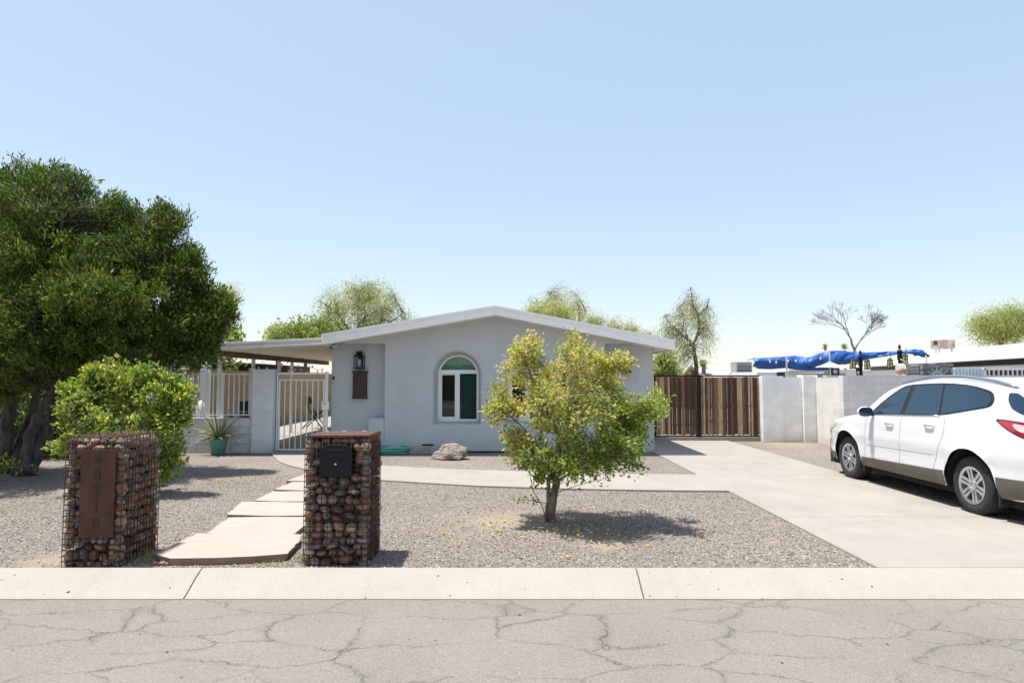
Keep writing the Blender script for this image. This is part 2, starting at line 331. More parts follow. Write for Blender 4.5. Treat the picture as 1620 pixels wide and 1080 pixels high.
# ------------------------------------------------------------------ ground, street, kerb, paths
def S(o): o['kind'] = 'structure'; return o
YK1, YK0, ZS = G(810, 897, .022).y, 5.45, -.08
S(MB().box((-600,-300,-.5), (600,900,-.16)).build('ground', M['dirt']))
S(MB().box((-40,-9,-.3), (40,YK0+.02,ZS)).build('street', M['asphalt']))
S(MB().box((-40,YK1-.05,-.155), (40,60,0)).build('gravel_yard', M['gravel']))
kb = MB()
cuts = [(-40,-40), (G(327,898).x, G(290,948,ZS).x), (G(1003,898).x, G(1019,948,ZS).x), (40,40)]
for (a, a2), (b_, b2) in zip(cuts, cuts[1:]):
    g = .006
    KW = YK1-YK0; prof = [(f, YK1-KW*f, z) for f, z in ((0,.018),(.04,.026),(.12,.027),(.25,.018),(.4,.002),(.55,-.018),(.7,-.040),(.85,-.060),(1,-.074))]
    vs = []; n = len(prof)
    for side in (0, 1):
        for (t, y, z) in prof: vs.append(((a+g)*(1-t)+(a2+g)*t if side == 0 else (b_-g)*(1-t)+(b2-g)*t, y, z))
    kb.add(vs, [(i, i+1, n+i+1, n+i) for i in range(n-1)])
    for o_ in (0, n): kb.add(vs[o_:o_+n]+[(v[0], v[1], -.158) for v in vs[o_:o_+n]], [(k, n+k, n+k+1, k+1) for k in range(n-1)])
    for o_ in (0, n-1): kb.add([vs[o_], vs[n+o_], (vs[n+o_][0], vs[o_][1], -.158), (vs[o_][0], vs[o_][1], -.158)], [(0,1,2,3)])
S(kb.build('kerb', M['kerb'], smooth=True))
DX0, DX1 = 3.32, 6.02
def slab(name, pts, z0, z1, m, bevel=.008):
    o = MB().prism([(p[0], p[1], z0) for p in pts], (0,0,z1-z0)).build(name, m, bevel=bevel)
    return o
dv = []
ys = [YK1+.003, 8.2, 11.2, 14.2, 18.3]
db = MB()
for a, b_ in zip(ys, ys[1:]):
    db.prism([(DX0,a+.005,-.05), (DX1+(.9 if a < 8 else 0),a+.005,-.05), (DX1,b_-.005,-.05), (DX0,b_-.005,-.05)], (0,0,.072))
S(db.build('driveway', M['drive'], bevel=.006))
pl = [G(427,716), G(432,722), G(441,731), G(457,737.5), G(480,743), G(520,751), G(560,757), G(601,761), G(680,766), G(760,770.5), G(900,775), G(1030,777.5)]
pr = [G(516,716), G(530,722), G(560,730), G(601,738), G(680,742), G(760,745.5), G(900,749.5), G(1030,752)]
mid = [Vector((DX0-.004, G(1155,778.5).y, 0)), Vector((DX0-.004, G(1097,752.5).y, 0))]
S(slab('walkway', pl+mid+pr[::-1], -.05, .030, M['path']))
S(MB().box((-8.7,15.55,-.05), (-4.5,36,.012)).build('patio_floor', M['path']))
# pebbles with real relief in the near bed
def in_poly(x, y, poly):
    c = np.zeros(len(x), bool); n = len(poly)
    for i in range(n):
        x1, y1 = poly[i][:2]; x2, y2 = poly[(i+1) % n][:2]
        if y1 == y2: continue
        c ^= ((y1 > y) != (y2 > y)) & (x < (x2-x1)*(y-y1)/(y2-y1)+x1)
    return c
STONES_PX = [
 [(246,887),(285,867),(311,853.5),(380,853),(440,854),(477,855.5),(474,865),(466,875),(455,887),(400,891.5),(340,894),(269,895)],
 [(327,850),(345,837),(362,824.5),(430,823.5),(484,823.5),(486,835),(466,851),(420,852.5),(370,852)],
 [(359,820),(372,808),(383,799),(440,799),(492,800),(498,812),(496,821.5),(430,822)],
 [(402,797),(418,789),(431,782),(480,782),(515,783),(520,792),(512,798),(450,798.5)],
 [(434,779),(448,773),(461,767),(500,766.5),(530,767),(538,774),(530,780),(480,780.5)],
 [(453,765),(468,759),(482,753.5),(520,754),(552,756),(556,761),(548,765.5),(500,765.5)]]
STP = [[G(*p) for p in s] for s in STONES_PX]
rg = np.random.default_rng(3)
def pebbles(n, x0, x1, y0, y1, smin, smax, far=1.6):
    u = rg.random(n); y = y0+(y1-y0)*u**far; x = x0+(x1-x0)*rg.random(n)
    ok = ~in_poly(x, y, [tuple(p) for p in pl+mid+pr[::-1]]) & ~((x > DX0-.01) & (x < DX1+.03))
    ok &= np.abs(x) < y*.82+.5
    for s in STP: ok &= ~in_poly(x, y, s)
    for (qx, qy, ra) in ((-.05,8.15,.95), (1.0,7.0,.5), (-4.4,6.3,.5), (-7.0,11.0,1.3)): ok &= (np.hypot(x-qx, y-qy)/ra+rg.normal(size=n)*.25 > .85) | (rg.random(n) < .12)
    x, y = x[ok], y[ok]; n = len(x); s = smin+(smax-smin)*rg.random(n)**2
    base = np.array([(1,0,0),(-1,0,0),(0,1,0),(0,-1,0),(0,0,1),(.5,.5,.6),(-.5,.5,.55),(-.5,-.5,.6),(.5,-.5,.6)], float)
    fc = np.array([(0,2,5),(2,1,6),(1,3,7),(3,0,8),(0,5,8),(2,6,5),(1,7,6),(3,8,7),(4,8,5),(4,5,6),(4,6,7),(4,7,8)])
    V = base[None]*(.7+.6*rg.random((n, 9, 3)))*s[:, None, None]; V[:, :, 2] *= .75
    a = rg.random(n)*6.28; ca, sa = np.cos(a)[:, None], np.sin(a)[:, None]
    X = V[:, :, 0]*ca*1.25-V[:, :, 1]*sa; Y = V[:, :, 0]*sa*1.25+V[:, :, 1]*ca
    V = np.stack([X+x[:, None], Y+y[:, None], V[:, :, 2]+.001], 2)
    Fc = fc[None]+9*np.arange(n)[:, None, None]
    return V.reshape(-1, 3), Fc.reshape(-1, 3)
V, Fc = pebbles(95000, -8, 8, YK1+.01, 12, .004, .012)
tag(npmesh('gravel_stones', V, Fc, M['pebble']), 'loose grey and pink gravel stones over the front yard', 'gravel', kind='stuff')
V, Fc = pebbles(260, -7, 7, 3.2, YK1-.05, .004, .011, 1)
V[:,2] += np.where(V[:,1] < YK0, ZS, np.interp(V[:,1], [YK0, YK0+(YK1-YK0)*.3, YK0+(YK1-YK0)*.6, YK0+(YK1-YK0)*.85], [-.074,-.040,.002,.025]))
tag(npmesh('street_grit', V, Fc, M['pebble']), 'tiny scattered stones and grit on the kerb and street', 'grit', kind='stuff')
# bare sandy patch by the citrus tree
def patch(name, c, rx, ry, m, z, seed):
    rr = random.Random(seed); pts = []
    for i in range(40):
        a = i/40*2*math.pi; k = 1+.16*math.sin(3*a+seed)+.1*math.sin(7*a)+rr.uniform(-.1,.1)
        pts.append((c[0]+rx*k*math.cos(a), c[1]+ry*k*math.sin(a), z))
    return MB().prism(pts, (0,0,.003)).build(name, m)
M['sand'] = noisy('sandy_soil', (.46,.38,.29), (.54,.46,.36), 8, .95, .4, 60, .006)
#, (c.x, c.y), .42, .42, M['sand'], .003, 4))
# ------------------------------------------------------------------ stepping stones
for i, pts in enumerate(STP):
    rr = random.Random(i); n = len(pts); P = []
    for k in range(n):
        a, b_ = Vector(pts[k]), Vector(pts[(k+1) % n])
        for t in (0, .34, .67):
            q = a.lerp(b_, t); j = 0 if t == 0 else .012
            P.append(Vector((q.x+rr.uniform(-j,j), q.y+rr.uniform(-j,j), 0)))
    th = .07 if i == 0 else .05
    cen = sum(P, Vector())/len(P); mb = MB(); k = len(P)
    top = [Vector((p.x, p.y, th)) for p in P]; inn = [p.lerp(Vector((cen.x,cen.y,th+.004)), .05) + Vector((0,0,.004)) for p in top]
    low = [Vector((p.x, p.y, -.01)).lerp(Vector((cen.x,cen.y,-.01)), .01+.03*rr.random()) for p in P]
    mb.add(inn+top+low, [tuple(range(k))]+[(j, k+j, k+(j+1) % k, (j+1) % k) for j in range(k)], 0)
    mb.add(top+low, [(j, k+j, k+(j+1) % k, (j+1) % k) for j in range(k)], 1)
    o = mb.build('stepping_stone', [M['flag'], M['flagedge']])
    tag(o, ['large pink flagstone nearest the kerb, with a thick broken front edge', 'second pink flagstone from the kerb, just behind the largest one',
      'third pink flagstone from the kerb, midway along the stepping path', 'fourth flagstone from the kerb, beside the middle of the mailbox pillar',
      'fifth flagstone from the kerb, small and partly hidden by the mailbox pillar', 'farthest flagstone, where the stepping path meets the concrete walk'][i], 'stepping stone', 'flagstones of the stepping path')
# ------------------------------------------------------------------ gabions
def ico(seed, sub=2, amp=.12):
    import bmesh
    bm = bmesh.new(); bmesh.ops.create_icosphere(bm, subdivisions=sub, radius=1); rr = random.Random(seed)
    ph = [(Vector((rr.gauss(0,1), rr.gauss(0,1), rr.gauss(0,1))), rr.uniform(0,6)) for _ in range(4)]
    for v in bm.verts:
        k = 1+sum(math.sin(v.co.dot(d)*1.3+o) for d, o in ph)*amp*.4; v.co *= k
    me = bpy.data.meshes.new('cobble'); bm.to_mesh(me); bm.free()
    me.polygons.foreach_set('use_smooth', [True]*len(me.polygons)); me.materials.append(M['cobble']); return me
COB = [ico(i) for i in range(10)]
def gabion(name, label, x0, x1, y0, y1, h, seed, skip, lean=0):
    rr = random.Random(seed); t = thing(name, label, 'gabion', ((x0+x1)/2, (y0+y1)/2, 0))
    wire = MB(); st = .052; r = .0036
    nx = round((x1-x0)/st); ny = round((y1-y0)/st); nz = round(h/st)
    xs = [x0+(x1-x0)*i/nx for i in range(nx+1)]; yv = [y0+(y1-y0)*i/ny for i in range(ny+1)]; zs = [h*i/nz for i in range(nz+1)]
    j = lambda: rr.uniform(-.003,.003)
    for x in xs:
        for y in (y0, y1): wire.tube([(x+j(), y, 0), (x+j(), y+j(), h*.5), (x+j(), y, h+.01)], r, 5)
    for y in yv[1:-1]:
        for x in (x0, x1): wire.tube([(x, y+j(), 0), (x+j(), y+j(), h*.5), (x, y+j(), h+.01)], r, 5)
    for z in zs[1:]:
        a = j()
        wire.tube([(x0-.006,y0-.004,z), ((x0+x1)/2,y0-.006,z+a), (x1+.006,y0-.004,z)], r, 5); wire.tube([(x0,y1,z), (x1,y1,z)], r, 5)
        for x in (x0, x1): wire.tube([(x,y0,z), (x,(y0+y1)/2,z+a), (x,y1,z)], r, 5)
    for x in xs[1:-1]: wire.tube([(x,y0,h), (x,y1,h)], r, 5)
    for y in yv[1:-1]: wire.tube([(x0,y,h), (x1,y,h)], r, 5)
    wire.build('wire_cage', M['rustwire'], t, True)
    MB().box((x0+.075,y0+.075,0), (x1-.075,y1-.075,h-.06)).build('stone_fill', M['soil'], t)
    items = []
    def face(fx, w_, key):
        z = .03
        while z < h-.03:
            u = rr.uniform(-.02,.03); row = rr.uniform(.030,.056)
            while u < w_:
                a = rr.uniform(.030,.070)
                if not skip(key, u+a*.8, z): items.append((fx(u+a*.8, z+rr.uniform(-.018,.018)), a*.94, min(row*rr.uniform(.8,1.1), a*1.05), key))
                u += a*1.9
            z += row*1.75
    face(lambda u, z: (x0+u, y0+.042, z), x1-x0, 'F'); face(lambda u, z: (x1-.042, y0+u, z), y1-y0, 'R')
    face(lambda u, z: (x0+.042, y0+u, z), y1-y0, 'L'); face(lambda u, z: (x0+u, y1-.042, z), x1-x0, 'B')
    for _ in range(int((x1-x0)*(y1-y0)/.0055)):
        items.append(((rr.uniform(x0+.05,x1-.05), rr.uniform(y0+.05,y1-.05), h-.045), rr.uniform(.035,.055), .035, 'T'))
    vis = sorted([i for i in items if i[3] in 'FR'], key=lambda i: -i[1]*i[2]*(1 if i[3] == 'F' else .45))[:100]
    ids = set(map(id, vis)); VV = []; FF = []; off = 0
    for it in items:
        p, a, b_, key = it
        px = min(max(p[0], x0+.038), x1-.038); py = min(max(p[1], y0+.038), y1-.038)
        if key in 'FB': sc = (a, min(.05, a*.9), b_)
        elif key in 'LR': sc = (min(.04, a*.8), a, b_)
        else: sc = (a, a*rr.uniform(.7,1), b_)
        rot = {'F': (0, rr.uniform(-.5,.5), 0), 'B': (0, rr.uniform(-.5,.5), 0), 'L': (rr.uniform(-.5,.5),0,0), 'R': (rr.uniform(-.5,.5),0,0), 'T': (0,0,rr.uniform(0,3))}[key]
        me = rr.choice(COB)
        from mathutils import Euler
        mt = Matrix.Translation((px, py, p[2])) @ Euler(rot).to_matrix().to_4x4() @ Matrix.Diagonal((*sc, 1))
        if id(it) in ids:
            o = bpy.data.objects.new('cobble', me); COL.objects.link(o); o.parent = t
            o.matrix_parent_inverse = Matrix.Translation(t.location).inverted(); o.matrix_basis = mt
        else:
            vs = np.array([tuple(mt @ v.co) for v in me.vertices]); fs = np.array([tuple(f.vertices) for f in me.polygons])
            VV.append(vs); FF.append(fs+off); off += len(vs)
    o = npmesh('packed_cobbles', np.concatenate(VV), np.concatenate(FF), M['cobble'], t, True); o['kind'] = 'stuff'
    return t
LX0, LX1, LY0, LY1, GH = G(107,893).x, -3.60, 6.08, 6.72, 1.185
gabion('stone_gabion', 'wire cage pillar of cobbles carrying the rusty number plate, left of the stepping stones', LX0, LX1, LY0, LY1, GH, 5, lambda k, u, z: False)
rg2 = np.random.default_rng(77); n_ = 900
P_ = np.stack([LX0+.04+(LX1-LX0-.08)*rg2.random(n_), LY0+.04+(LY1-LY0-.08)*rg2.random(n_), GH-.012+.016*rg2.random(n_)], 1)
LITTER = (P_, rg2)
RX0, RX1, RY0, RY1 = -1.93, -1.335, 6.12, 6.68
MBX0, MBX1 = W(507,730,6.1).x, W(558,730,6.1).x
MZ0, MZ1 = W(530,753,6.1).z, W(530,702,6.1).z
gt = gabion('stone_gabion', 'wire cage pillar of rounded cobbles holding the black mailbox', RX0, RX1, RY0, RY1, GH, 9,
       lambda k, u, z: k == 'F' and MBX0-RX0-.03 < u < MBX1-RX0+.03 and MZ0-.02 < z < MZ1+.03)
MB().box((RX0+.01,RY0+.01,GH+.004), (RX1-.01,RY1-.01,GH+.012)).build('top_cover', M['rust'], gt)
# mailbox
t = thing('mailbox', 'black arched mailbox set into the right cobble pillar', 'mailbox', ((MBX0+MBX1)/2, 6.1, MZ0))
def arch(x0, x1, z0, z1, y, n=12, k=.5):
    r = (x1-x0)/2; cx = (x0+x1)/2; rz = r*k*1.1
    return [Vector((x0,y,z0))]+[Vector((cx-r*math.copysign(abs(math.cos(a))**.75, math.cos(a)), y, z1-rz+rz*math.sin(a)**.75 if 0 < i < n else z1-rz)) for i, a in [(i, math.pi*i/n) for i in range(n+1)]]+[Vector((x1,y,z0))]
MB().prism(arch(MBX0+.006, MBX1-.006, MZ0+.01, MZ1-.004, 6.1), (0,.42,0)).build('body', M['black'], t, bevel=.003)
d = MB().prism(arch(MBX0, MBX1, MZ0, MZ1, 6.066), (0,.033,0)).build('door', M['black'], t, bevel=.006)
cx = (MBX0+MBX1)/2
MB().box((cx-.085,6.052,MZ1-.062), (cx+.085,6.065,MZ1-.045)).build('grip', M['black'], d, bevel=.004)
MB().box((cx-.12,6.061,MZ1-.15), (cx+.12,6.0655,MZ1-.143)).build('ridge', M['black'], d, bevel=.001)
MB().lathe([(.010,0),(.010,.008),(.008,.01)], (cx,6.066,MZ0+.115), 14, M=Matrix.Rotation(R(90), 4, 'X')).build('lock', M['chrome'], d)
# number plate
px0, px1 = W(125,780,6.03).x, W(180,780,6.03).x; pz0, pz1 = W(150,850,6.03).z, W(150,711,6.03).z
t = thing('number_plate', 'tall rusty steel plate with house numbers stacked down it, on the left cobble pillar', 'number plate', ((px0+px1)/2, 6.05, pz0))
MB().box((px0,6.04,pz0), (px1,6.048,pz1)).build('plate', M['rust'], t, bevel=.002)
mb = MB()
for x in (px0+.02, px1-.02):
    for z in (pz0+.03, pz1-.03): mb.box((x-.01,6.049,z-.006), (x+.01,6.085,z+.006))
mb.build('bracket', M['rustwire'], t)
dg = bpy.context.evaluated_depsgraph_get()
def text_mesh(s, size, name, m, parent, M4, ext=.0015):
    cu = bpy.data.curves.new(name, 'FONT'); cu.body = s; cu.size = size; cu.extrude = ext; cu.align_x = 'CENTER'; cu.align_y = 'CENTER'
    o = bpy.data.objects.new('tmp', cu); COL.objects.link(o); bpy.context.view_layer.update()
    me = bpy.data.meshes.new_from_object(o.evaluated_get(bpy.context.evaluated_depsgraph_get())); bpy.data.objects.remove(o)
    me.transform(M4); me.materials.append(m); me.name = name; o = bpy.data.objects.new(name, me); COL.objects.link(o)
    o.parent = parent; o.matrix_parent_inverse = Matrix.Translation(parent.location).inverted(); return o
for i, ch in enumerate('48218'):
    z = W(150, 727+25.3*i, 6.03).z
    text_mesh(ch, .15, 'digit', M['blackmatte'], t, Matrix.Translation(((px0+px1)/2-.004, 6.038, z)) @ Matrix.Rotation(R(90), 4, 'X') @ Matrix.Diagonal((.95,1,1,1)))
# ------------------------------------------------------------------ house
YH = 15.42; YF = 14.82
def hx(px, Y=YH): return W(px, 600, Y).x
def hz(py, Y=YH): return W(810, py, Y).z
house = thing('house', 'low grey stucco house with a shallow white gable and arched windows', 'house', (0,YH,0))
XL, XR, XA, XB = hx(519), hx(1038), hx(609), hx(957)
zb = hz(543.5); apx = hx(783)
zpk = hz(489); zlw = hz(546, YH)
# main front wall with arched openings
WN = []
for cpx in (723, 837):
    WN.append(dict(cx=hx(cpx), r=.60, zc=hz(593), z0=hz(673)))
dep = .40
wall = MB()
outer = [(XA,0), (XB,0), (XB,zb), (XR,zb), (XR,zlw-.02), (apx,zpk), (XL,zlw-.02), (XL,zb), (XA,zb)]
def add_poly_with_holes(outer, holes, y, name, m, parent):
    import bmesh
    bm = bmesh.new(); eds = []
    for loop in [outer]+holes:
        vs = [bm.verts.new((p[0], y, p[1])) for p in loop]
        eds += [bm.edges.new((vs[i], vs[(i+1) % len(vs)])) for i in range(len(vs))]
    bmesh.ops.triangle_fill(bm, use_beauty=True, use_dissolve=False, edges=eds)
    me = bpy.data.meshes.new(name); bm.to_mesh(me); bm.free(); me.materials.append(m)
    o = bpy.data.objects.new(name, me); COL.objects.link(o); o.parent = parent; o.matrix_parent_inverse = Matrix.Translation(parent.location).inverted(); return o
def archpts(cx, r, zc, z0, n=24):
    return [(cx-r, z0)]+[(cx-r*math.cos(math.pi*i/n), zc+r*math.sin(math.pi*i/n)) for i in range(n+1)]+[(cx+r, z0)]
holes = [archpts(w_['cx'], w_['r'], w_['zc'], w_['z0']) for w_ in WN]
add_poly_with_holes(outer, holes, YH, 'front_wall', M['stucco'], house)
back = YH+11
wb = MB()
rd = .30     # recess of side bays
wb.box((XL,YH+rd,0), (XA,YH+rd+.1,zb)); wb.box((XB,YH+rd,0), (XR,YH+rd+.1,zb))
wb.add([(XA,YH,0),(XA,YH+rd,0),(XA,YH+rd,zb),(XA,YH,zb)], [(0,1,2,3)]); wb.add([(XB,YH,0),(XB,YH+rd,0),(XB,YH+rd,zb),(XB,YH,zb)], [(3,2,1,0)])
wb.add([(XL,YH,zb),(XA,YH,zb),(XA,YH+rd,zb),(XL,YH+rd,zb)], [(0,1,2,3)]); wb.add([(XB,YH,zb),(XR,YH,zb),(XR,YH+rd,zb),(XB,YH+rd,zb)], [(0,1,2,3)])
for x in (XL, XR): wb.add([(x,YH+rd,0),(x,back,0),(x,back,zlw-.02),(x,YH,zlw-.02),(x,YH,zb),(x,YH+rd,zb)], [(0,1,2,3,4,5)])
wb.add([(XL,back,0),(XR,back,0),(XR,back,zlw),(apx,back,zpk),(XL,back,zlw)], [(0,1,2,3,4)])
wb.build('side_wall', M['stucco'], house)
xa = hx(583); MB().prism([(xa,YH+rd-.002,0), (XA-.002,YH+rd-.002,0), (XA-.002,YH+rd-.002,hz(661)), (xa+.1,YH+rd-.002,hz(661)), (xa,YH+rd-.002,hz(664))], (0,-rd+.01,0)).build('ledge', M['stucco'], house, bevel=.03)
MB().box((XA+.02,YH-.012,0), (XB-.02,YH+.02,.045)).build('foundation_strip', M['blackmatte'], house)
# windows
for wi, w_ in enumerate(WN):
    cx, r, zc, z0 = w_['cx'], w_['r'], w_['zc'], w_['z0']; r2 = r-.112; yb = YH+dep; z0b = z0+.085
    a = archpts(cx, r, zc, z0); b_ = archpts(cx, r2, zc, z0b); n = len(a)
    rv = MB(); am = [(cx+(p[0]-cx)*.985, p[1]) for p in a]
    vs = [(p[0], YH, p[1]) for p in a]+[((p[0]*.65+q[0]*.35), YH+.03, (p[1]*.65+q[1]*.35)) for p, q in zip(a, b_)]+[(p[0], yb, p[1]) for p in b_]
    rv.add(vs, [(k*n+i, k*n+(i+1) % n, (k+1)*n+(i+1) % n, (k+1)*n+i) for k in (0,1) for i in range(n)])
    rv.build('window_reveal', M['stucco'], house)
    win = MB(); yf = yb-.01
    fo = archpts(cx, r2+.004, zc, z0b-.004); fi = archpts(cx, r2-.045, zc, z0b+.045)
    vs = [(p[0], yf, p[1]) for p in fo]+[(p[0], yf, p[1]) for p in fi]+[(p[0], yf+.05, p[1]) for p in fi]+[(p[0], yf+.05, p[1]) for p in fo]
    win.add(vs, [(k*n+i, k*n+(i+1) % n, ((k+1) % 4)*n+(i+1) % n, ((k+1) % 4)*n+i) for k in range(4) for i in range(n)])
    ri = r2-.045; zt = hz(587.5)
    win.box((cx-ri,yf-.008,zt-.05), (cx+ri,yf+.048,zt+.045)); win.box((cx-.035,yf-.006,z0b+.045), (cx+.035,yf+.046,zt-.05))
    W0 = win.build('window', M['vinyl'], house, bevel=.004)
    sa = MB()      # opening sash on the left, narrow frame
    for q0, q1 in (((cx-ri,z0b+.045),(cx-ri+.05,zt-.05)), ((cx-.085,z0b+.045),(cx-.036,zt-.05)), ((cx-ri+.05,z0b+.045),(cx-.085,z0b+.1)), ((cx-ri+.05,zt-.08),(cx-.085,zt-.05))):
        sa.box((q0[0]+.001,yf+.006,q0[1]+.001), (q1[0]-.001,yf+.04,q1[1]-.001))
    sa.build('sash', M['vinyl'], W0, bevel=.003)
    gl = MB()
    gl.add([(cx-ri,yf+.026,z0b+.04),(cx+ri,yf+.026,z0b+.04),(cx+ri,yf+.026,zt),(cx-ri,yf+.026,zt)], [(0,1,2,3)])
    gp = [(cx-ri*math.cos(math.pi*i/24), yf+.026, zc+ri*math.sin(math.pi*i/24)) for i in range(25)]
    gl.add([(cx-ri,yf+.026,zt+.01)]+gp+[(cx+ri,yf+.026,zt+.01)], [tuple(range(26,-1,-1))])
    gl.build('pane', M['glass'], W0)
    sm_ = mat('screen_mesh', (.02,.022,.025), .8); nb2 = NB(sm_); tp = nb2.n('BsdfTransparent'); mx2 = nb2.n('MixShader'); mx2.inputs[0].default_value = .6
    nb2.l(tp.outputs[0], mx2.inputs[1]); nb2.l(nb2.b.outputs[0], mx2.inputs[2]); nb2.l(mx2.outputs[0], nb2.t.nodes['Material Output'].inputs[0])
    MB().add([(cx-ri+.05,yf+.034,z0b+.1),(cx-.085,yf+.034,z0b+.1),(cx-.085,yf+.034,zt-.08),(cx-ri+.05,yf+.034,zt-.08)], [(0,1,2,3)]).build('insect_screen', sm_, W0)
    sl = MB(); z = z0b+.06
    while z < zt-.06:
        for s0, s1 in ((cx-ri+.02,cx-.04),(cx+.04,cx+ri-.02)):
            sl.add([(s0,yf+.10,z-.018),(s1,yf+.10,z-.018),(s1,yf+.145,z+.02),(s0,yf+.145,z+.02)], [(0,1,2,3)])
        z += .052
    sl.build('blind', M['blind'], W0)
    fn = MB(); nf = 26; zf = zt+.03; Rr = ri+.02
    vs = [(cx, yf+.085, zf)]
    for i in range(nf*2+1):
        a_ = math.pi*i/(nf*2); y_ = yf+(.075 if i % 2 else .11); vs.append((cx-Rr*math.cos(a_), y_, zf+(Rr-.03)*math.sin(a_)))
    fn.add(vs, [(0,i+1,i+2) for i in range(nf*2)]); fn.build('fan_shade', M['fan'], W0)
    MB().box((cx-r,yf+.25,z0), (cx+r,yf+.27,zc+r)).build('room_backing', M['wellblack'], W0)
# roof
xl, xr = hx(507, YF), hx(1068, YF); zl1, zl0 = hz(529, YF), hz(545, YF); zp1, zp0 = hz(484, YF), hz(498, YF); zr1, zr0 = hz(538, YF), hz(554, YF); ap = hx(783, YF)
rf = MB()
rf.prism([(xl,YF+.03,zl1), (ap,YF+.03,zp1), (xr,YF+.03,zr1), (xr,YF+.03,zr1-.06), (ap,YF+.03,zp1-.06), (xl,YF+.03,zl1-.06)], (0,back-YF+.4,0))
roof = rf.build('roof', M['roof'], house)
def slope(name, m, p, q, th0, th1, y0, y1, parent, bev=.004):
    MB().prism([(p[0],y0,p[1]-th0), (q[0],y0,q[1]-th0), (q[0],y0,q[1]-th1), (p[0],y0,p[1]-th1)], (0,y1-y0,0)).build(name, m, parent, bevel=bev)
fz = MB()
for p, q, a0, a1 in (((xl,zl1),(ap-.002,zp1),zl1-zl0,zp1-zp0), ((ap+.002,zp1),(xr,zr1),zp1-zp0,zr1-zr0)):
    fz.prism([(p[0],YF,p[1]-.015), (q[0],YF,q[1]-.015), (q[0],YF,q[1]-a1), (p[0],YF,p[1]-a0)], (0,.028,0))
    fz.prism([(p[0],YF-.02,p[1]+.012), (q[0],YF-.02,q[1]+.012), (q[0],YF-.02,q[1]-.05), (p[0],YF-.02,p[1]-.05)], (0,.018,0))
for x, z1, z0 in ((xl,zl1,zl0),(xr,zr1,zr0)):
    fz.box((x-.014,YF+.031,z0), (x+.014,back+.3,z1-.065))
fz.build('fascia', M['white'], roof)
sf = MB()
for p, q in (((xl+.02,zl0+.03),(ap,zp0+.015)), ((ap,zp0+.015),(xr-.02,zr0+.03))):
    sf.prism([(p[0],YF+.032,p[1]), (q[0],YF+.032,q[1]), (q[0],YF+.032,q[1]+.02), (p[0],YF+.032,p[1]+.02)], (0,back-YF,0))
sf.build('soffit', M['cream'], roof)
MB().box((hx(523),YH-.0,hz(549)), (hx(533),YH+.10,hz(542))).build('soffit_camera', M['metalgrey'], house, bevel=.01)
MB().box((hx(521),YH+rd-.03,hz(600)), (hx(524),YH+rd,hz(595))).build('bell_button', M['blackmatte'], house)
MB().box((hx(669),YH-.02,hz(706)), (hx(687),YH-.001,hz(702))).box((hx(669.5),YH-.024,hz(705.2)), (hx(686.5),YH-.02,hz(702.8))).build('foundation_vent', M['black'], house)
# lanterns
def lantern(px, label, z0py=583, z1py=555):
    yb = YH+rd; x = hx(px); z0, z1 = hz(z0py), hz(z1py); h = z1-z0; w_ = .1; y = yb-.14
    t = thing('wall_lantern', label, 'wall lantern', (x,yb,z0), 'black lanterns on the house front')
    fr = MB()
    for sx in (-1,1):
        for sy in (-1,1): fr.box((x+sx*w_-.01,y+sy*w_-.01,z0+.01), (x+sx*w_+.01,y+sy*w_+.01,z0+h*.72))
    fr.box((x-w_-.018,y-w_-.018,z0), (x+w_+.018,y+w_+.018,z0+.025)); fr.box((x-w_-.018,y-w_-.018,z0+h*.72), (x+w_+.018,y+w_+.018,z0+h*.76))
    fr.add([(x-w_,y-w_,z0+h*.76),(x+w_,y-w_,z0+h*.76),(x+w_,y+w_,z0+h*.76),(x-w_,y+w_,z0+h*.76),(x-.05,y-.05,z0+h*.88),(x+.05,y-.05,z0+h*.88),(x+.05,y+.05,z0+h*.88),(x-.05,y+.05,z0+h*.88)], [(0,1,5,4),(1,2,6,5),(2,3,7,6),(3,0,4,7),(4,5,6,7)])
    fr.box((x-.06,y-.06,z0+h*.88), (x+.06,y+.06,z0+h)); fr.build('frame', M['black'], t, bevel=.004)
    MB().box((x-.05,yb-.03,z0+.06), (x+.05,yb,z0+h*.95)).box((x-.015,y+.06,z0+h*.9), (x+.015,yb-.03,z0+h*.94)).build('bracket', M['black'], t, bevel=.004)
    MB().lathe([(.045,0),(.045,h*.45),(.03,h*.5)], (x,y,z0+.03), 16).build('lamp_glass', mat('frosted_glass', (.3,.33,.33), .3), t, True)
lantern(565.5, 'black square lantern above the brown box, on the left of the house')
lantern(992, 'black lantern half hidden by the citrus tree at the right of the house', 590, 560)
t = thing('message_box', 'dark brown metal wall box under the left lantern', 'wall box', (hx(565),YH+rd,hz(631)))
x0, x1, z0, z1 = hx(554), hx(577.5), hz(631), hz(586.5); yb = YH+rd
MB().box((x0+.012,yb-.1,z0+.02), (x1-.012,yb,z1-.02)).build('body', M['brownmetal'], t, bevel=.006)
MB().box((x0-.012,yb-.125,z1-.035), (x1+.012,yb,z1)).build('lid', M['brownmetal'], t, bevel=.006)
MB().box((x0-.006,yb-.112,z0), (x1+.006,yb,z0+.028)).build('base', M['brownmetal'], t, bevel=.005)
MB().box((x0+.06,yb-.106,z0+.14), (x1-.06,yb-.1,z1-.13)).build('panel', M['brownmetal'], t, bevel=.004)
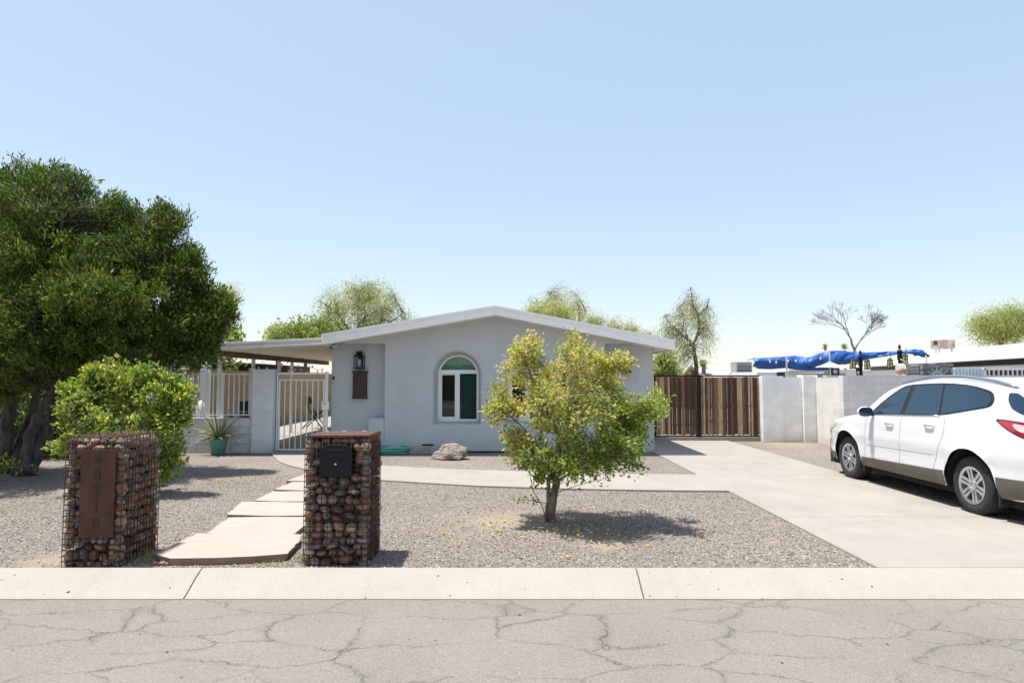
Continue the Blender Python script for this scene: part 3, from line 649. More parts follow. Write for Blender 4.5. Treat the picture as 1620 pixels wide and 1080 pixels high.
# ------------------------------------------------------------------ patio cover, pillar, walls, gate
XC = -7.18; zc1 = hz(554.5, 14.85); zc0 = hz(546, 14.85)
pc = thing('patio_cover', 'white aluminium patio cover reaching left from the house roof', 'patio cover', (XC,14.9,0))
mb = MB(); n = 26; x_r = xl+.02
for i in range(n):
    a0 = XC+(x_r-XC)*i/n; a1 = XC+(x_r-XC)*(i+1)/n-.012; z_0 = zc1+(zc0-zc1+.03)*i/n; z_1 = zc1+(zc0-zc1+.03)*(i+1)/n
    mb.prism([(a0,14.88,z_0+.03), (a1,14.88,z_1+.03), (a1,14.88,z_1+.10), (a0,14.88,z_0+.10)], (0,10.2,0))
mb.prism([(XC,14.881,zc1+.037), (x_r,14.881,zc0+.067), (x_r,14.881,zc0+.093), (XC,14.881,zc1+.093)], (0,10.1,0))
mb.build('roof_panel', M['cream'], pc)
gz = MB(); q0, q1 = zc1, hz(545, 14.85)
for a, b2, y in ((0,.05,14.80), (.05,.10,14.83), (.10,.155,14.79)):
    gz.prism([(XC-.03,y,q0+a), (x_r,y,q1+a), (x_r,y,q1+b2), (XC-.03,y,q0+b2)], (0,14.878-y,0))
gz.box((XC-.05,14.88,zc1), (XC-.002,25,zc1+.13))
gz.build('gutter', M['whitemetal'], pc, bevel=.004)
MB().box((XC+.02,14.95,zc1-.10), (XC+.16,25,zc1+.029)).build('beam', M['rustwood'], pc)
for px in (348, 401, 442, 462): 
    Y = (XC+.09)/((px-810)/1030); MB().box((XC+.05,Y-.04,0), (XC+.13,Y+.04,zc1-.101)).build('post', M['whitemetal'], pc, bevel=.004)
YW = 15.40
x0, x1 = W(270,700,YW).x, W(398,700,YW).x
t = thing('low_block_wall', 'low grey painted block wall with a white railing, behind the potted agave', 'wall', ((x0+x1)/2,YW,0))
MB().box((x0-3.2,YW,0), (x1-.004,YW+.2,W(350,661,YW).z)).build('wall', M['blockf'], t)
rl = MB(); zt, zb_ = W(350,590.5,YW).z, W(350,655.5,YW).z; yr = YW+.1
rl.box((x0-2.2,yr-.018,zt-.03), (x1,yr+.018,zt)); rl.box((x0-2.2,yr-.018,zb_-.03), (x1,yr+.018,zb_))
x = x1-.12
while x > x0-2.2: rl.box((x-.011,yr-.011,zb_+.0), (x+.011,yr+.011,zt-.03)); x -= .122
for px in (399-3, 349, 324):
    x = W(px,620,YW).x; rl.box((x-.03,yr-.03,W(350,661,YW).z), (x+.03,yr+.03,zt+.02))
rl.build('railing', M['whitemetal'], t)
x0, x1 = W(399,700,YW).x, W(432,700,YW).x; zp = W(415,584,YW).z
tag(MB().box((x0,YW-.08,0), (x1,YW+.4,zp)).build('block_pillar', M['blockp'], bevel=.012), 'smooth pale grey block pillar between the railing and the white gate', 'pillar')
# gate
gx0, gx1 = W(436,700,YW).x, W(516.5,700,YW).x; z0, z1 = .05, W(480,589,YW).z
gt_ = thing('garden_gate', 'white steel barred gate between the block pillar and the house', 'gate', ((gx0+gx1)/2,YW+.1,0))
g = MB(); y = YW+.1; pw = .03
g.box((gx1-.075,y-.025,.03), (gx1-.01,y+.025,z1+.02)); g.box((gx0-.03,y-.02,.03), (gx0+.0,y+.02,z1)); g.box((gx0,y-.02,z1-.045), (gx1-.075,y+.02,z1-.0))
g.build('gate_frame', M['whitemetal'], gt_, bevel=.003)
g = MB(); za = W(480,600,YW).z
g.box((gx0+.015,y-.017,z0+.035), (gx0+.05,y+.017,za-.03)); g.box((gx1-.125,y-.017,z0+.035), (gx1-.09,y+.017,za-.03))
g.box((gx0+.015,y-.018,za-.03), (gx1-.09,y+.018,za)); g.box((gx0+.015,y-.018,z0), (gx1-.09,y+.018,z0+.035))
for i in range(1, 8):
    x = gx0+.03+(gx1-.14-gx0)*i/8; g.box((x-.010,y-.010,z0+.035), (x+.010,y+.010,za-.03))
g.build('gate_leaf', M['whitemetal'], gt_)
lx0, lx1, lz0, lz1 = W(508,640,YW).x, W(519.5,640,YW).x, W(515,648,YW).z, W(515,635.5,YW).z
lk = MB().box((lx0,y-.06,lz0), (lx1,y-.026,lz1)).build('lock_box', M['whitemetal'], gt_, bevel=.004)
MB().lathe([(.014,0),(.014,.012)], ((lx0+lx1)/2-.02,y-.06,lz1-.05), 12, M=Matrix.Rotation(R(90), 4, 'X')).build('keyhole', M['black'], lk)
# tan walls inside the court
tag(MB().box((-9.2,17.6,0), (-8.95,36,2.0)).build('tan_block_wall', M['blockt']), 'tan block side wall seen through the gate and railing', 'wall')
tag(MB().box((-8.94,36.0,0), (-3,36.2,1.95)).build('tan_block_wall', M['blocktX']), 'tan block wall closing the far end of the side yard', 'wall')
x = W(324,620,18).x; tag(MB().box((x-.1,17.9,0), (x+.12,18.1,2.1)).build('white_post', M['white'], bevel=.01), 'broad white post behind the railing, left of the agave', 'post')
x0, x1 = W(282,620,17).x, W(316,620,17).x
tag(MB().box((x0-1.8,16.9,0), (x1,17,W(300,592,17).z)).build('privacy_screen', noisy('mauve_panel', (.30,.27,.29), (.35,.32,.34), 5, .8)), 'dull mauve panel behind the railing beside the bush', 'screen')
# grill
t = thing('barbecue_grill', 'black covered grill behind the railing, right of the agave', 'grill', W(388,700,16.6))
gx0, gx1 = W(372,650,16.6).x, W(404,650,16.6).x; za, zb2 = W(380,655,16.6).z, W(380,634,16.6).z
MB().prism([(gx0,16.4,za),(gx1,16.4,za),(gx1,16.4,zb2),(gx0+.12,16.4,zb2),(gx0+.02,16.4,zb2-.14)], (0,.45,0)).build('lid', M['blackmatte'], t, bevel=.04)
MB().box((gx0-.05,16.38,za-.08), (gx1+.05,16.87,za-.005)).build('firebox', M['black'], t, bevel=.01)
lg = MB()
for x in (gx0+.03, gx1-.03):
    for y in (16.43, 16.82): lg.tube([(x,y,.01),(x,y,za-.08)], .018, 8)
lg.build('stand', M['black'], t)
MB().tube([(gx0+.15,16.385,za+.08),(gx0+.15,16.35,za+.08),(gx1-.1,16.35,za+.08),(gx1-.1,16.385,za+.08)], .010, 8).build('handle', M['chrome'], t)
# small cactus and stump figure behind railing
def cyl_bumpy(name, c, h, r, m, label, cat, ribs=9, lean=0, cap=True):
    mb = MB(); k = 14; n = ribs*4; vs = []
    for i in range(k):
        t_ = i/(k-1); rr_ = r*(1 if t_ < .75 else math.sqrt(max(.02, 1-((t_-.75)/.25)**2)))
        for j in range(n):
            a = 2*math.pi*j/n; q = rr_*(1+.12*math.cos(ribs*a)); vs.append((c[0]+q*math.cos(a)+lean*t_*t_, c[1]+q*math.sin(a), c[2]+h*t_))
    mb.add(vs, [(i*n+j, i*n+(j+1) % n, (i+1)*n+(j+1) % n, (i+1)*n+j) for i in range(k-1) for j in range(n)]+[tuple(range((k-1)*n, k*n))])
    return tag(mb.build(name, m, smooth=True), label, cat)
p = W(374,661,15.95); cyl_bumpy('column_cactus', (p.x,15.95,.0), W(374,619,15.95).z, .065, noisy('pale_cactus', (.30,.33,.24), (.6,.6,.5), 18, .9, .5), 'pale spiny column cactus behind the railing, beside the grill', 'cactus')
p = W(322,661,15.9); cyl_bumpy('white_stump', (p.x,15.9,0), W(322,633,15.9).z, .12, noisy('bleached_wood', (.5,.48,.43), (.68,.66,.6), 9, .9, .5), 'bleached white stump shape behind the railing near the bush', 'stump', 5, -.08)
# folding chair
t = thing('folding_chair', 'black folding chair standing inside the white gate', 'chair', G(497,678))
c = G(497,678); x, y = c.x, c.y; s_ = .26
for sy in (-.22,.22):
    MB().tube([(x-.35,y+sy,.02),(x+.22,y+sy,.62)], .022, 6).build('leg', M['black'], t); MB().tube([(x+.35,y+sy,.02),(x-.1,y+sy,.62),(x-.22,y+sy,1.1)], .022, 6).build('leg', M['black'], t)
MB().box((x-.12,y-.22,.6), (x+.26,y+.22,.63)).build('seat', M['blackmatte'], t)
MB().tube([(x-.35,y-.22,.3),(x+.2,y-.22,.3)], .012, 6).build('stretcher', M['black'], t)
MB().box((x-.235,y-.22,.85), (x-.205,y+.22,1.12)).build('backrest', M['blackmatte'], t)
# string lights under the cover
t = thing('string_lights', 'string of clear bulbs hanging below the edge of the patio cover', 'string lights', (XC+.1,15,2.1))
pts = []; bulbs = MB(); cap_ = MB()
for i in range(60):
    Y = 15.2+i*.15; s = (i % 10)/10; z = zc1-.17-.16*(1-(2*s-1)**2); pts.append((XC+.22, Y, z))
    if i % 4 == 2:
        bulbs.lathe([(.005,-.11),(.022,-.09),(.028,-.065),(.014,-.035),(.012,-.03)], pts[-1], 8); cap_.lathe([(.013,-.03),(.013,.01)], pts[-1], 8)
MB().tube(pts, .006, 5).build('cable', M['blackmatte'], t); bulbs.build('bulb', mat('bulb_glass', (.75,.75,.7), .1), t, True); cap_.build('bulb_socket', M['blackmatte'], t)
# potted agave
p = G(345,719); pc_ = (p.x, p.y, 0)
t = MB().lathe([(.135,0),(.15,.02),(.19,.30),(.205,.33),(.205,.37),(.185,.37),(.18,.33)], pc_, 32).build('plant_pot', M['pot'], smooth=True)
tag(t, 'teal green glazed pot on the gravel before the low wall', 'pot')
rr = random.Random(8); mb = MB()
for i in range(62):
    a = i*2.39996+rr.uniform(-.2,.2); tl = (i/62)**.8; L = rr.uniform(.55,.95)*(1.0-.15*tl); elv = R(78)-tl*R(72)+rr.uniform(-.12,.12); w0 = rr.uniform(.022,.034)
    pts = []; d = Vector((math.cos(a)*math.cos(elv), math.sin(a)*math.cos(elv), math.sin(elv))); p_ = Vector((pc_[0], pc_[1], .37))+Vector((math.cos(a),math.sin(a),0))*.06*tl
    side = Vector((-math.sin(a), math.cos(a), 0)); vs = []; k = 9
    for j in range(k):
        s_ = j/(k-1); wd = w0*(1-s_)**.6*(.75+.6*s_*(1-s_)*2); up = side.cross(d).normalized()
        vs += [p_-side*wd+up*wd*.45, p_-up*.004, p_+side*wd+up*wd*.45, p_+up*.006]
        d = (d+Vector((0,0,-.03-.09*tl*rr.random()))).normalized(); p_ = p_+d*L/k
    mb.add(vs, [(j*4+q, j*4+(q+1) % 4, (j+1)*4+(q+1) % 4, (j+1)*4+q) for j in range(k-1) for q in range(4)])
tag(mb.build('agave_plant', M['agave'], smooth=True), 'spiky grey green agave with reddish lower leaves growing in the teal pot', 'plant')
# block, boulder, hose
p0, p1 = G(648,718), G(720,718)
tag(MB().box((p0.x,p0.y-.02,0), (p1.x,p0.y+.30,.17)).build('concrete_step', noisy('aged_concrete', (.27,.24,.21), (.36,.33,.29), 8, .9, .3), bevel=.012), 'low concrete block at the foot of the house wall behind the boulder', 'concrete block')
import bmesh
def rock(name, c, s, seed, m, label, cat='rock', group=None, sub=4):
    bm = bmesh.new(); bmesh.ops.create_icosphere(bm, subdivisions=sub, radius=1); rr = random.Random(seed)
    pl_ = [(Vector((rr.gauss(0,1), rr.gauss(0,1), rr.gauss(0,.8))).normalized(), rr.uniform(.62,.95)) for _ in range(14)]
    from mathutils import noise as mn
    for v in bm.verts:
        d = v.co.normalized(); k = min([1.0]+[h/max(.05, d.dot(n)) for n, h in pl_ if d.dot(n) > .05])
        k *= 1+.12*mn.noise(d*2.2+Vector((seed,0,0)))+.05*mn.noise(d*6); v.co = Vector((d.x*k*s[0], d.y*k*s[1], max(-.15, d.z*k)*s[2]))
    me = bpy.data.meshes.new(name); bm.to_mesh(me); bm.free(); me.materials.append(m)
    o = bpy.data.objects.new(name, me); o.location = c; COL.objects.link(o); return tag(o, label, cat, group)
p = G(712,727.5); rock('boulder', (p.x,p.y+.15,.07), (.44,.28,.27), 11, M['boulder'], 'tan weathered boulder lying on gravel before the house wall', 'boulder')
p = G(257,893); 
for i, (px, py, s_) in enumerate(((247,893,.035),(256,894,.045),(263,897-3,.03),(192,893,.04),(118,893,.05))):
    q = G(px, py); rock('loose_stone', (q.x,q.y,.012), (s_,s_*.8,s_*.8), 20+i, M['cobble'], ['small round stone at the left corner of the big flagstone', 'pinkish stone wedged before the big flagstone', 'smallest stone tucked under the big flagstone edge', 'loose pale stone before the left cobble pillar', 'grey stone at the outer corner of the left cobble pillar'][i], 'stone', 'loose stones by the kerb', 2)
p = G(622,717); mb = MB(); pts = []
for i in range(420):
    a = i*.16; rr_ = .33+.08*math.sin(a*.37)+.05*math.sin(a*1.13); pts.append((p.x-.05+rr_*math.cos(a)*1.25, p.y-.02+rr_*math.sin(a)*.75, .025+.022*(i/70)+.02*math.sin(a*.61)))
mb.tube(pts, .013, 6); tag(mb.build('garden_hose', M['hose'], smooth=True), 'coiled green garden hose on the ground by the house wall', 'hose')
# ------------------------------------------------------------------ driveway gate
YG = 18.35
x0, x1 = W(1036,700,YG).x, W(1205.5,700,YG).x; z0, z1 = W(1120,690.5,YG).z, W(1120,594,YG).z
t = thing('driveway_gate', 'wide driveway gate of dark weathered boards in a black steel frame', 'gate', ((x0+x1)/2,YG,0))
rr = random.Random(2); bd = MB(); x = x0+.04
while x < x1-.06:
    wd = rr.choice((.035,.05,.06,.075)); yo = rr.uniform(-.012,.012)
    bd.box((x,YG-.03+yo,z0+.03+rr.uniform(0,.05)), (min(x+wd,x1-.03),YG-.008+yo,z1-.035-rr.uniform(0,.012))); x += wd+rr.choice((.003,.004,.012))
bd.build('boards', M['plank'], t)
fm = MB(); xm = W(1105.5,650,YG).x
fm.box((x0,YG,z1-.03), (x1,YG+.04,z1+.012)); fm.box((x0,YG,z0-.01), (x1,YG+.04,z0+.03))
for x in (x0+.02, xm-.05, xm+.05, x1-.03): fm.box((x-.025,YG-.001,z0+.001), (x+.025,YG+.041,z1))
fm.box((xm-.06,YG-.05,z0-.01), (xm+.06,YG-.046,z1-.01)); fm.box((x1-.045,YG-.052,z0-.06), (x1+.0,YG-.002,z1-.031))
fm.box((x0,YG+.002,(z0+z1)/2-.02), (x1,YG+.038,(z0+z1)/2+.02))
fm.build('steel_frame', M['black'], t)
MB().box((x0,YG-.03,.001), (x1,YG+.1,z0-.02)).build('threshold', M['kerb'], t)
# ------------------------------------------------------------------ right block walls
YP = 18.1
def wx(px, Y): return W(px,650,Y).x
p0, p1, p2, p3 = wx(1206.5,YP), wx(1240,YP), wx(1270.5,YP), wx(1293,YP)
zt = W(1220,596,YP).z
tag(MB().box((p0,YP-.02,0), (p1,YP+.4,zt+.02)).build('block_pillar', M['blockw'], bevel=.006), 'white block pillar that the wooden driveway gate closes against', 'pillar')
tag(MB().box((p1+.002,YP+.04,0), (p2-.002,YP+.24,zt-.01)).build('block_wall', M['blockw']), 'short white block wall between two pillars right of the driveway gate', 'wall')
tag(MB().box((p2,YP-.06,0), (p3,YP+.34,zt+.05)).build('block_pillar', M['blockw'], bevel=.006), 'slightly taller white block pillar at the corner of the side wall', 'pillar')
YQ = 15.9; xs_ = wx(1335,YQ)
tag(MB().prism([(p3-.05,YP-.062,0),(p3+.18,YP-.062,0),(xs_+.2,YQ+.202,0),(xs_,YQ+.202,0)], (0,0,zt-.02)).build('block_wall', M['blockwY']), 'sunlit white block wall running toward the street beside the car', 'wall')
ztq = W(1380,593.5,YQ).z
tag(MB().box((xs_,YQ,0), (wx(1600,YQ)+6,YQ+.2,ztq)).build('block_wall', M['blockg']), 'unpainted grey block wall behind the white car', 'wall')
# ------------------------------------------------------------------ car
car = thing('parked_car', 'white sport utility car parked on the driveway, seen from its left rear', 'car', (6.8,9.9,0))
YFR, XCN, CL = 12.43, 6.80, 5.17
_s = np.linspace(0, CL, 600)
def curve(kn, sm=9):
    k = np.array(kn); y = np.interp(_s, k[:,0], k[:,1]); ker = np.hanning(sm*4+1); ker /= ker.sum()
    y = np.convolve(np.pad(y, sm*2, mode='edge'), ker, 'valid'); return lambda s: np.interp(s, _s, y)
Hc = curve([(0,.80),(.08,.93),(.3,1.02),(.8,1.11),(1.25,1.17),(1.45,1.22),(2.1,1.60),(2.45,1.70),(3.0,1.755),(3.7,1.75),(4.3,1.70),(4.72,1.63),(4.82,1.58),(4.98,1.24),(5.06,1.08),(5.1,1.0),(5.13,.82),(CL,.70)], 6)
Wm = curve([(0,.62),(.06,.74),(.2,.86),(.45,.94),(.9,.985),(1.6,.99),(4.0,.995),(4.45,.975),(4.75,.93),(4.95,.86),(5.08,.76),(CL,.60)], 6)
Bl = curve([(0,.7),(.6,.92),(1.4,1.10),(1.8,1.15),(2.8,1.20),(3.5,1.235),(4.1,1.30),(4.7,1.30),(CL,1.2)], 8)
WC = ((1.03,.385),(4.05,.385)); WR = .375; AR = .455
def zlow(s):
    z = .30
    for c_, h_ in WC:
        d = abs(s-c_)
        if d < AR: z = max(z, h_+math.sqrt(AR*AR-d*d))
    return z
NA, NBb, NC = 14, 12, 10
def section(s):
    H = float(Hc(s)); wmx = float(Wm(s)); zb_ = float(Bl(s)); zs = min(zb_, H-.13); zl = min(zlow(s), zs-.06)
    out = []
    def wl(z):
        k = 1-.05*max(0, (z-.82)/.45)**2-.10*max(0, (.5-z)/.3)**2
        k += .012*math.exp(-((z-.78)/.07)**2)-.006*math.exp(-((z-.64)/.05)**2); return wmx*k
    for c_, h_ in WC:
        pass
    fl = 0
    for c_, h_ in WC:
        d = abs(s-c_)
        if d < AR+.12: fl = max(fl, (1-d/(AR+.12))**.5)
    for i in range(NA):
        z = zl+(zs-zl)*(i/(NA-1)); fl2 = .022*fl*math.exp(-((z-zl)/.12)) if fl else 0
        out.append((wl(z)+fl2, z))
    w1 = wl(zs); Hr = H-.075; gh = max(Hr-zs, .02)
    cabin = min(1, max(0, (gh-.05)/.3)); tum = .30*cabin*gh+.07*(1-cabin)
    for i in range(1, NBb+1):
        t = i/NBb; out.append((w1-.012*cabin*min(1,t*4)-tum*(t*.75+.25*t*t), zs+gh*t))
    w2, z2 = out[-1]
    for i in range(1, NC+1):
        a = (i/NC)*math.pi/2; out.append((w2*math.cos(a)**.62 if i < NC else 0, z2+(H-z2)*math.sin(a)**.9))
    return out
sts = sorted(set([0, CL]+list(np.linspace(0, CL, 120))+[c_+sg*AR*math.sin(a) for c_, _ in WC for sg in (-1,1) for a in np.linspace(0, math.pi/2, 14)]+[c_+sg*(AR+.004) for c_,_ in WC for sg in (-1,1)]+list(np.linspace(4.7, CL, 40))+list(np.linspace(0,.3,16))))
def cw(s, y, z): return (XCN-y, YFR-s, z)
SEC = np.array([section(s) for s in sts]); npf = SEC.shape[1]
bd = MB(); full = 2*npf-1; vs = []
for i, s in enumerate(sts):
    row = [cw(s, SEC[i,j,0], SEC[i,j,1]) for j in range(npf)]+[cw(s, -SEC[i,j,0], SEC[i,j,1]) for j in range(npf-2, -1, -1)]
    vs += row
fs = [(i*full+j, (i+1)*full+j, (i+1)*full+j+1, i*full+j+1) for i in range(len(sts)-1) for j in range(full-1)]
fs += [tuple(range(full)), tuple(range((len(sts)-1)*full+full-1, (len(sts)-1)*full-1, -1))]
bd.add(vs, fs); body = bd.build('body', M['carwhite'], car, True)
# underside and wheel wells
ub = MB()
for a, b2 in ((.15,1.03-AR-.01), (1.03+AR+.01,4.05-AR-.01), (4.05+AR+.01,5.02)): ub.box((XCN-.84,YFR-b2,.2), (XCN+.84,YFR-a,.62))
ub.box((XCN-.56,YFR-4.9,.22), (XCN+.56,YFR-.3,.9))
for c_, h_ in WC:
    for sg in (1,-1):
        vs = []; n = 24
        for j in range(n+1):
            a = math.pi*1.12*j/n-.06*math.pi; z = h_+AR*math.sin(a); s = c_+AR*math.cos(a)
            vs += [cw(s, sg*.965*float(Wm(s)), z), cw(s, sg*.55, z)]
        ub.add(vs, [(2*j, 2*j+2, 2*j+3, 2*j+1) for j in range(n)])
ub.build('underbody', M['wellblack'], car)
# surface lookup
def ysurf(s, z):
    i = min(max(np.searchsorted(sts, s), 1), len(sts)-1); t = (s-sts[i-1])/(sts[i]-sts[i-1]); sec = SEC[i-1]*(1-t)+SEC[i]*t
    k = NA+NBb; return float(np.interp(z, sec[:k,1], sec[:k,0]))
def side_patch(poly, off, sg, res=.03, wrap=None):
    """outline in (s,z) laid on the flank: edge ring + interior grid, fan-free by bmesh fill"""
    P = []
    n = len(poly)
    for i in range(n):
        a, b2 = np.array(poly[i]), np.array(poly[(i+1) % n]); k = max(1, int(np.linalg.norm(b2-a)/res))
        for j in range(k): P.append(tuple(a+(b2-a)*j/k))
    bm = bmesh.new(); vv = [bm.verts.new((p[0], 0, p[1])) for p in P]
    f = bm.faces.new(vv); s0, s1 = min(p[0] for p in P), max(p[0] for p in P); z0_, z1_ = min(p[1] for p in P), max(p[1] for p in P)
    for x_ in np.arange(s0+.05, s1, .06): bmesh.ops.bisect_plane(bm, geom=bm.verts[:]+bm.edges[:]+bm.faces[:], plane_co=(x_,0,0), plane_no=(1,0,0))
    for z_ in np.arange(z0_+.05, z1_, .06): bmesh.ops.bisect_plane(bm, geom=bm.verts[:]+bm.edges[:]+bm.faces[:], plane_co=(0,0,z_), plane_no=(0,0,1))
    bm.verts.index_update(); V_ = [cw(v.co.x, sg*(ysurf(v.co.x, v.co.z)+off), v.co.z) for v in bm.verts]; F_ = [tuple(v.index for v in f.verts) for f in bm.faces]
    ring = [cw(p[0], sg*(ysurf(*p)+off), p[1]) for p in P]; bm.free(); return V_, F_, ring
def smooth_poly(p, it=2):
    for _ in range(it):
        q = []; n = len(p)
        for i in range(n):
            a, b2 = p[i], p[(i+1) % n]; q += [(a[0]*.8+b2[0]*.2, a[1]*.8+b2[1]*.2), (a[0]*.2+b2[0]*.8, a[1]*.2+b2[1]*.8)]
        p = q
    return p
def round_poly(p, rad=.035, k=4):
    out = []; n = len(p)
    for i in range(n):
        a, b2, c = (np.array(p[(i+d) % n]) for d in (-1,0,1)); d1 = (a-b2)/np.linalg.norm(a-b2); d2 = (c-b2)/np.linalg.norm(c-b2)
        q = min(rad, .45*np.linalg.norm(a-b2), .45*np.linalg.norm(c-b2)); s_, e_ = b2+d1*q, b2+d2*q
        for j in range(k+1): t = j/k; out.append(tuple((1-t)**2*s_+2*t*(1-t)*b2+t*t*e_))
    return out
wins = [round_poly([(1.80,1.172),(2.58,1.205),(2.68,1.615),(2.52,1.600),(2.22,1.45),(1.98,1.30)]),
        round_poly([(2.69,1.21),(3.46,1.242),(3.40,1.652),(2.78,1.628)]),
        round_poly([(3.50,1.245),(4.0,1.33),(4.33,1.395),(4.36,1.47),(4.30,1.55),(3.95,1.625),(3.44,1.652)], .07)]
for sg in (1,-1):
    tr = MB()
    outl = smooth_poly([(1.74,1.155),(2.6,1.19),(3.5,1.225),(4.0,1.31),(4.37,1.375),(4.41,1.47),(4.34,1.575),(3.96,1.648),(3.42,1.675),(2.75,1.652),(2.48,1.622),(2.18,1.468),(1.95,1.32)], 2)
    V_, F_, ring = side_patch(outl, .002, sg); MB().add(V_, F_).build('window_surround', M['blackmatte'], car, True)
    for p in wins:
        V_, F_, ring = side_patch(p, .006, sg); MB().add(V_, F_).build('side_window', M['carglass'], car, True)
    sills = [cw(s, sg*(ysurf(s, z)+.006), z) for s, z in [(1.80,1.158),(2.2,1.173),(2.6,1.19),(3.0,1.205),(3.5,1.226)]]
    MB().tube(sills, .004, 6).build('belt_trim', M['chrome'], car, True)
    # seams
    sm = MB()
    for line in ([(1.62,.46),(1.62,.7),(1.66,1.0),(1.72,1.13)], [(2.57,.34),(2.6,.7),(2.62,1.18)], [(3.36,.48),(3.50,.8),(3.60,1.0),(3.6,1.23)],
                 [(4.78,.62),(4.40,.62),(4.55,.66)][:0]):
        if not line: continue
        L = np.array(line); tt = np.linspace(0, len(L)-1, 24); s_a = np.interp(tt, range(len(L)), L[:,0]); z_a = np.interp(tt, range(len(L)), L[:,1])
        vs = []
        for s, z in zip(s_a, z_a): vs += [cw(s-.003, sg*(ysurf(s-.003, z)+.0015), z), cw(s+.003, sg*(ysurf(s+.003, z)+.0015), z)]
        sm.add(vs, [(2*j, 2*j+1, 2*j+3, 2*j+2) for j in range(23)])
    L = [(s, .655+.03*(s-1.7)/1.7) for s in np.linspace(1.68, 3.38, 30)]; vs = []
    for s, z in L: vs += [cw(s, sg*(ysurf(s, z-.003)+.0015), z-.003), cw(s, sg*(ysurf(s, z+.003)+.0015), z+.003)]
    sm.add(vs, [(2*j, 2*j+1, 2*j+3, 2*j+2) for j in range(29)])
    sm.build('door_seam', mat('seam_grey', (.16,.16,.17), .7), car)
    for s, z in ((2.34,1.035),(3.30,1.075)):
        y0_ = ysurf(s, z); mb = MB(); mb.tube([cw(s-.10, sg*(y0_+.002), z), cw(s-.085, sg*(y0_+.024), z), cw(s, sg*(y0_+.027), z+.003), cw(s+.085, sg*(y0_+.024), z+.004), cw(s+.10, sg*(y0_+.002), z+.004)], .012, 8)
        mb.build('door_handle', M['chrome'], car, True)
    # lower cladding
    for poly in ([(1.50,.30),(3.58,.30),(3.575,.50),(3.3,.488),(1.515,.445)], [(4.52,.30),(4.62,.30),(4.9,.33),(5.10,.36),(5.15,.45),(5.15,.545),(4.8,.55),(4.5,.545)], [(.02,.30),(.55,.30),(.56,.42),(.02,.42)]):
        V_, F_, ring = side_patch(poly, .010, sg); MB().add(V_, F_).build('lower_cladding', M['carclad'], car, True)
    # mud flaps
    for c_ in (1.03+AR+.005, 4.05+AR+.0):
        MB().box(cw(c_+.03, sg*.72, .19), cw(c_, sg*.955, .46)).build('mud_flap', M['blackmatte'], car, bevel=.01)
    # rail
    pts = []
    for s in np.linspace(2.35, 4.62, 26):
        sec = section(s); k = NA+NBb; e = math.sin((s-2.35)/2.27*math.pi)**.35 if 2.35 < s < 4.62 else 0
        pts.append(cw(s, sg*(sec[k+1][0]-.04), sec[k+1][1]+.012+.045*e))
    MB().tube(pts, [.022]*26, 8).build('roof_rail', M['railgrey'], car, True)
    # tail light
    tl = smooth_poly([(4.46,1.245),(4.7,1.238),(5.0,1.20),(5.08,1.14),(5.08,1.03),(4.98,1.00),(4.80,1.055),(4.62,1.14)], 1)
    V_, F_, ring = side_patch(tl, .004, sg, .02); MB().add(V_, F_).build('tail_light_housing', M['blackmatte'], car, True)
    tl2 = smooth_poly([(4.50,1.232),(4.70,1.226),(4.98,1.19),(5.05,1.14),(5.05,1.045),(4.97,1.02),(4.81,1.07),(4.64,1.15)], 1)
    V_, F_, ring = side_patch(tl2, .010, sg, .02); t_ = MB().add(V_, F_).build('tail_light', M['redlens'], car, True)
    V_, F_, ring = side_patch(smooth_poly([(4.72,1.205),(4.95,1.175),(4.97,1.10),(4.84,1.10),(4.76,1.14)],1), .014, sg, .02); MB().add(V_, F_).build('reversing_lens', M['clearlens'], t_, True)
    V_, F_, ring = side_patch(smooth_poly([(.10,.86),(.40,.93),(.72,1.0),(.62,.90),(.30,.76),(.12,.74)],1), .006, sg, .02); MB().add(V_, F_).build('headlight', M['clearlens'], car, True)
    V_, F_, ring = side_patch(round_poly([(4.58,1.56),(4.60,1.46),(4.67,1.375),(4.80,1.315),(4.90,1.29),(4.90,1.345),(4.84,1.45),(4.78,1.51),(4.70,1.56)], .03), .006, sg, .02); MB().add(V_, F_).build('rear_window', M['carglass'], car, True)
    # mirror
    mm = MB(); c_ = cw(1.86, sg*1.10, 1.20)
    bm = bmesh.new(); bmesh.ops.create_icosphere(bm, subdivisions=3, radius=1)
    vs = [(c_[0]+v.co.x*.115, c_[1]+v.co.y*(.10 if v.co.y > 0 else .035), c_[2]+v.co.z*.085) for v in bm.verts]; fsm = [tuple(v.index for v in f.verts) for f in bm.faces]; bm.free()
    mo = mm.add(vs, fsm).build('door_mirror', M['carwhite'], car, True)
    MB().tube([cw(1.86, sg*.93, 1.16), cw(1.86, sg*1.03, 1.17)], [.035,.03], 8).build('mirror_arm', M['blackmatte'], mo)
    gm = [(c_[0]+.112*math.copysign(abs(math.cos(a))**.7, math.cos(a)), c_[1]-.034, c_[2]+.073*math.copysign(abs(math.sin(a))**.7, math.sin(a))) for a in np.linspace(0, 2*math.pi, 25)[:-1]]
    MB().prism(gm, (0,-.006,0)).build('mirror_glass', M['carglass'], mo)
def top_s(y, z, front):
    def zt_(s):
        i = min(max(np.searchsorted(sts, s), 1), len(sts)-1); t = (s-sts[i-1])/(sts[i]-sts[i-1]); sec = SEC[i-1]*(1-t)+SEC[i]*t
        q = sec[NA-1:][::-1]; return float(np.interp(abs(y), q[:,0], q[:,1]))
    a, b2 = (1.2,2.6) if front else (4.5,5.12)
    for _ in range(26):
        m_ = (a+b2)/2
        if (zt_(m_) < z) == front: a = m_
        else: b2 = m_
    return (a+b2)/2
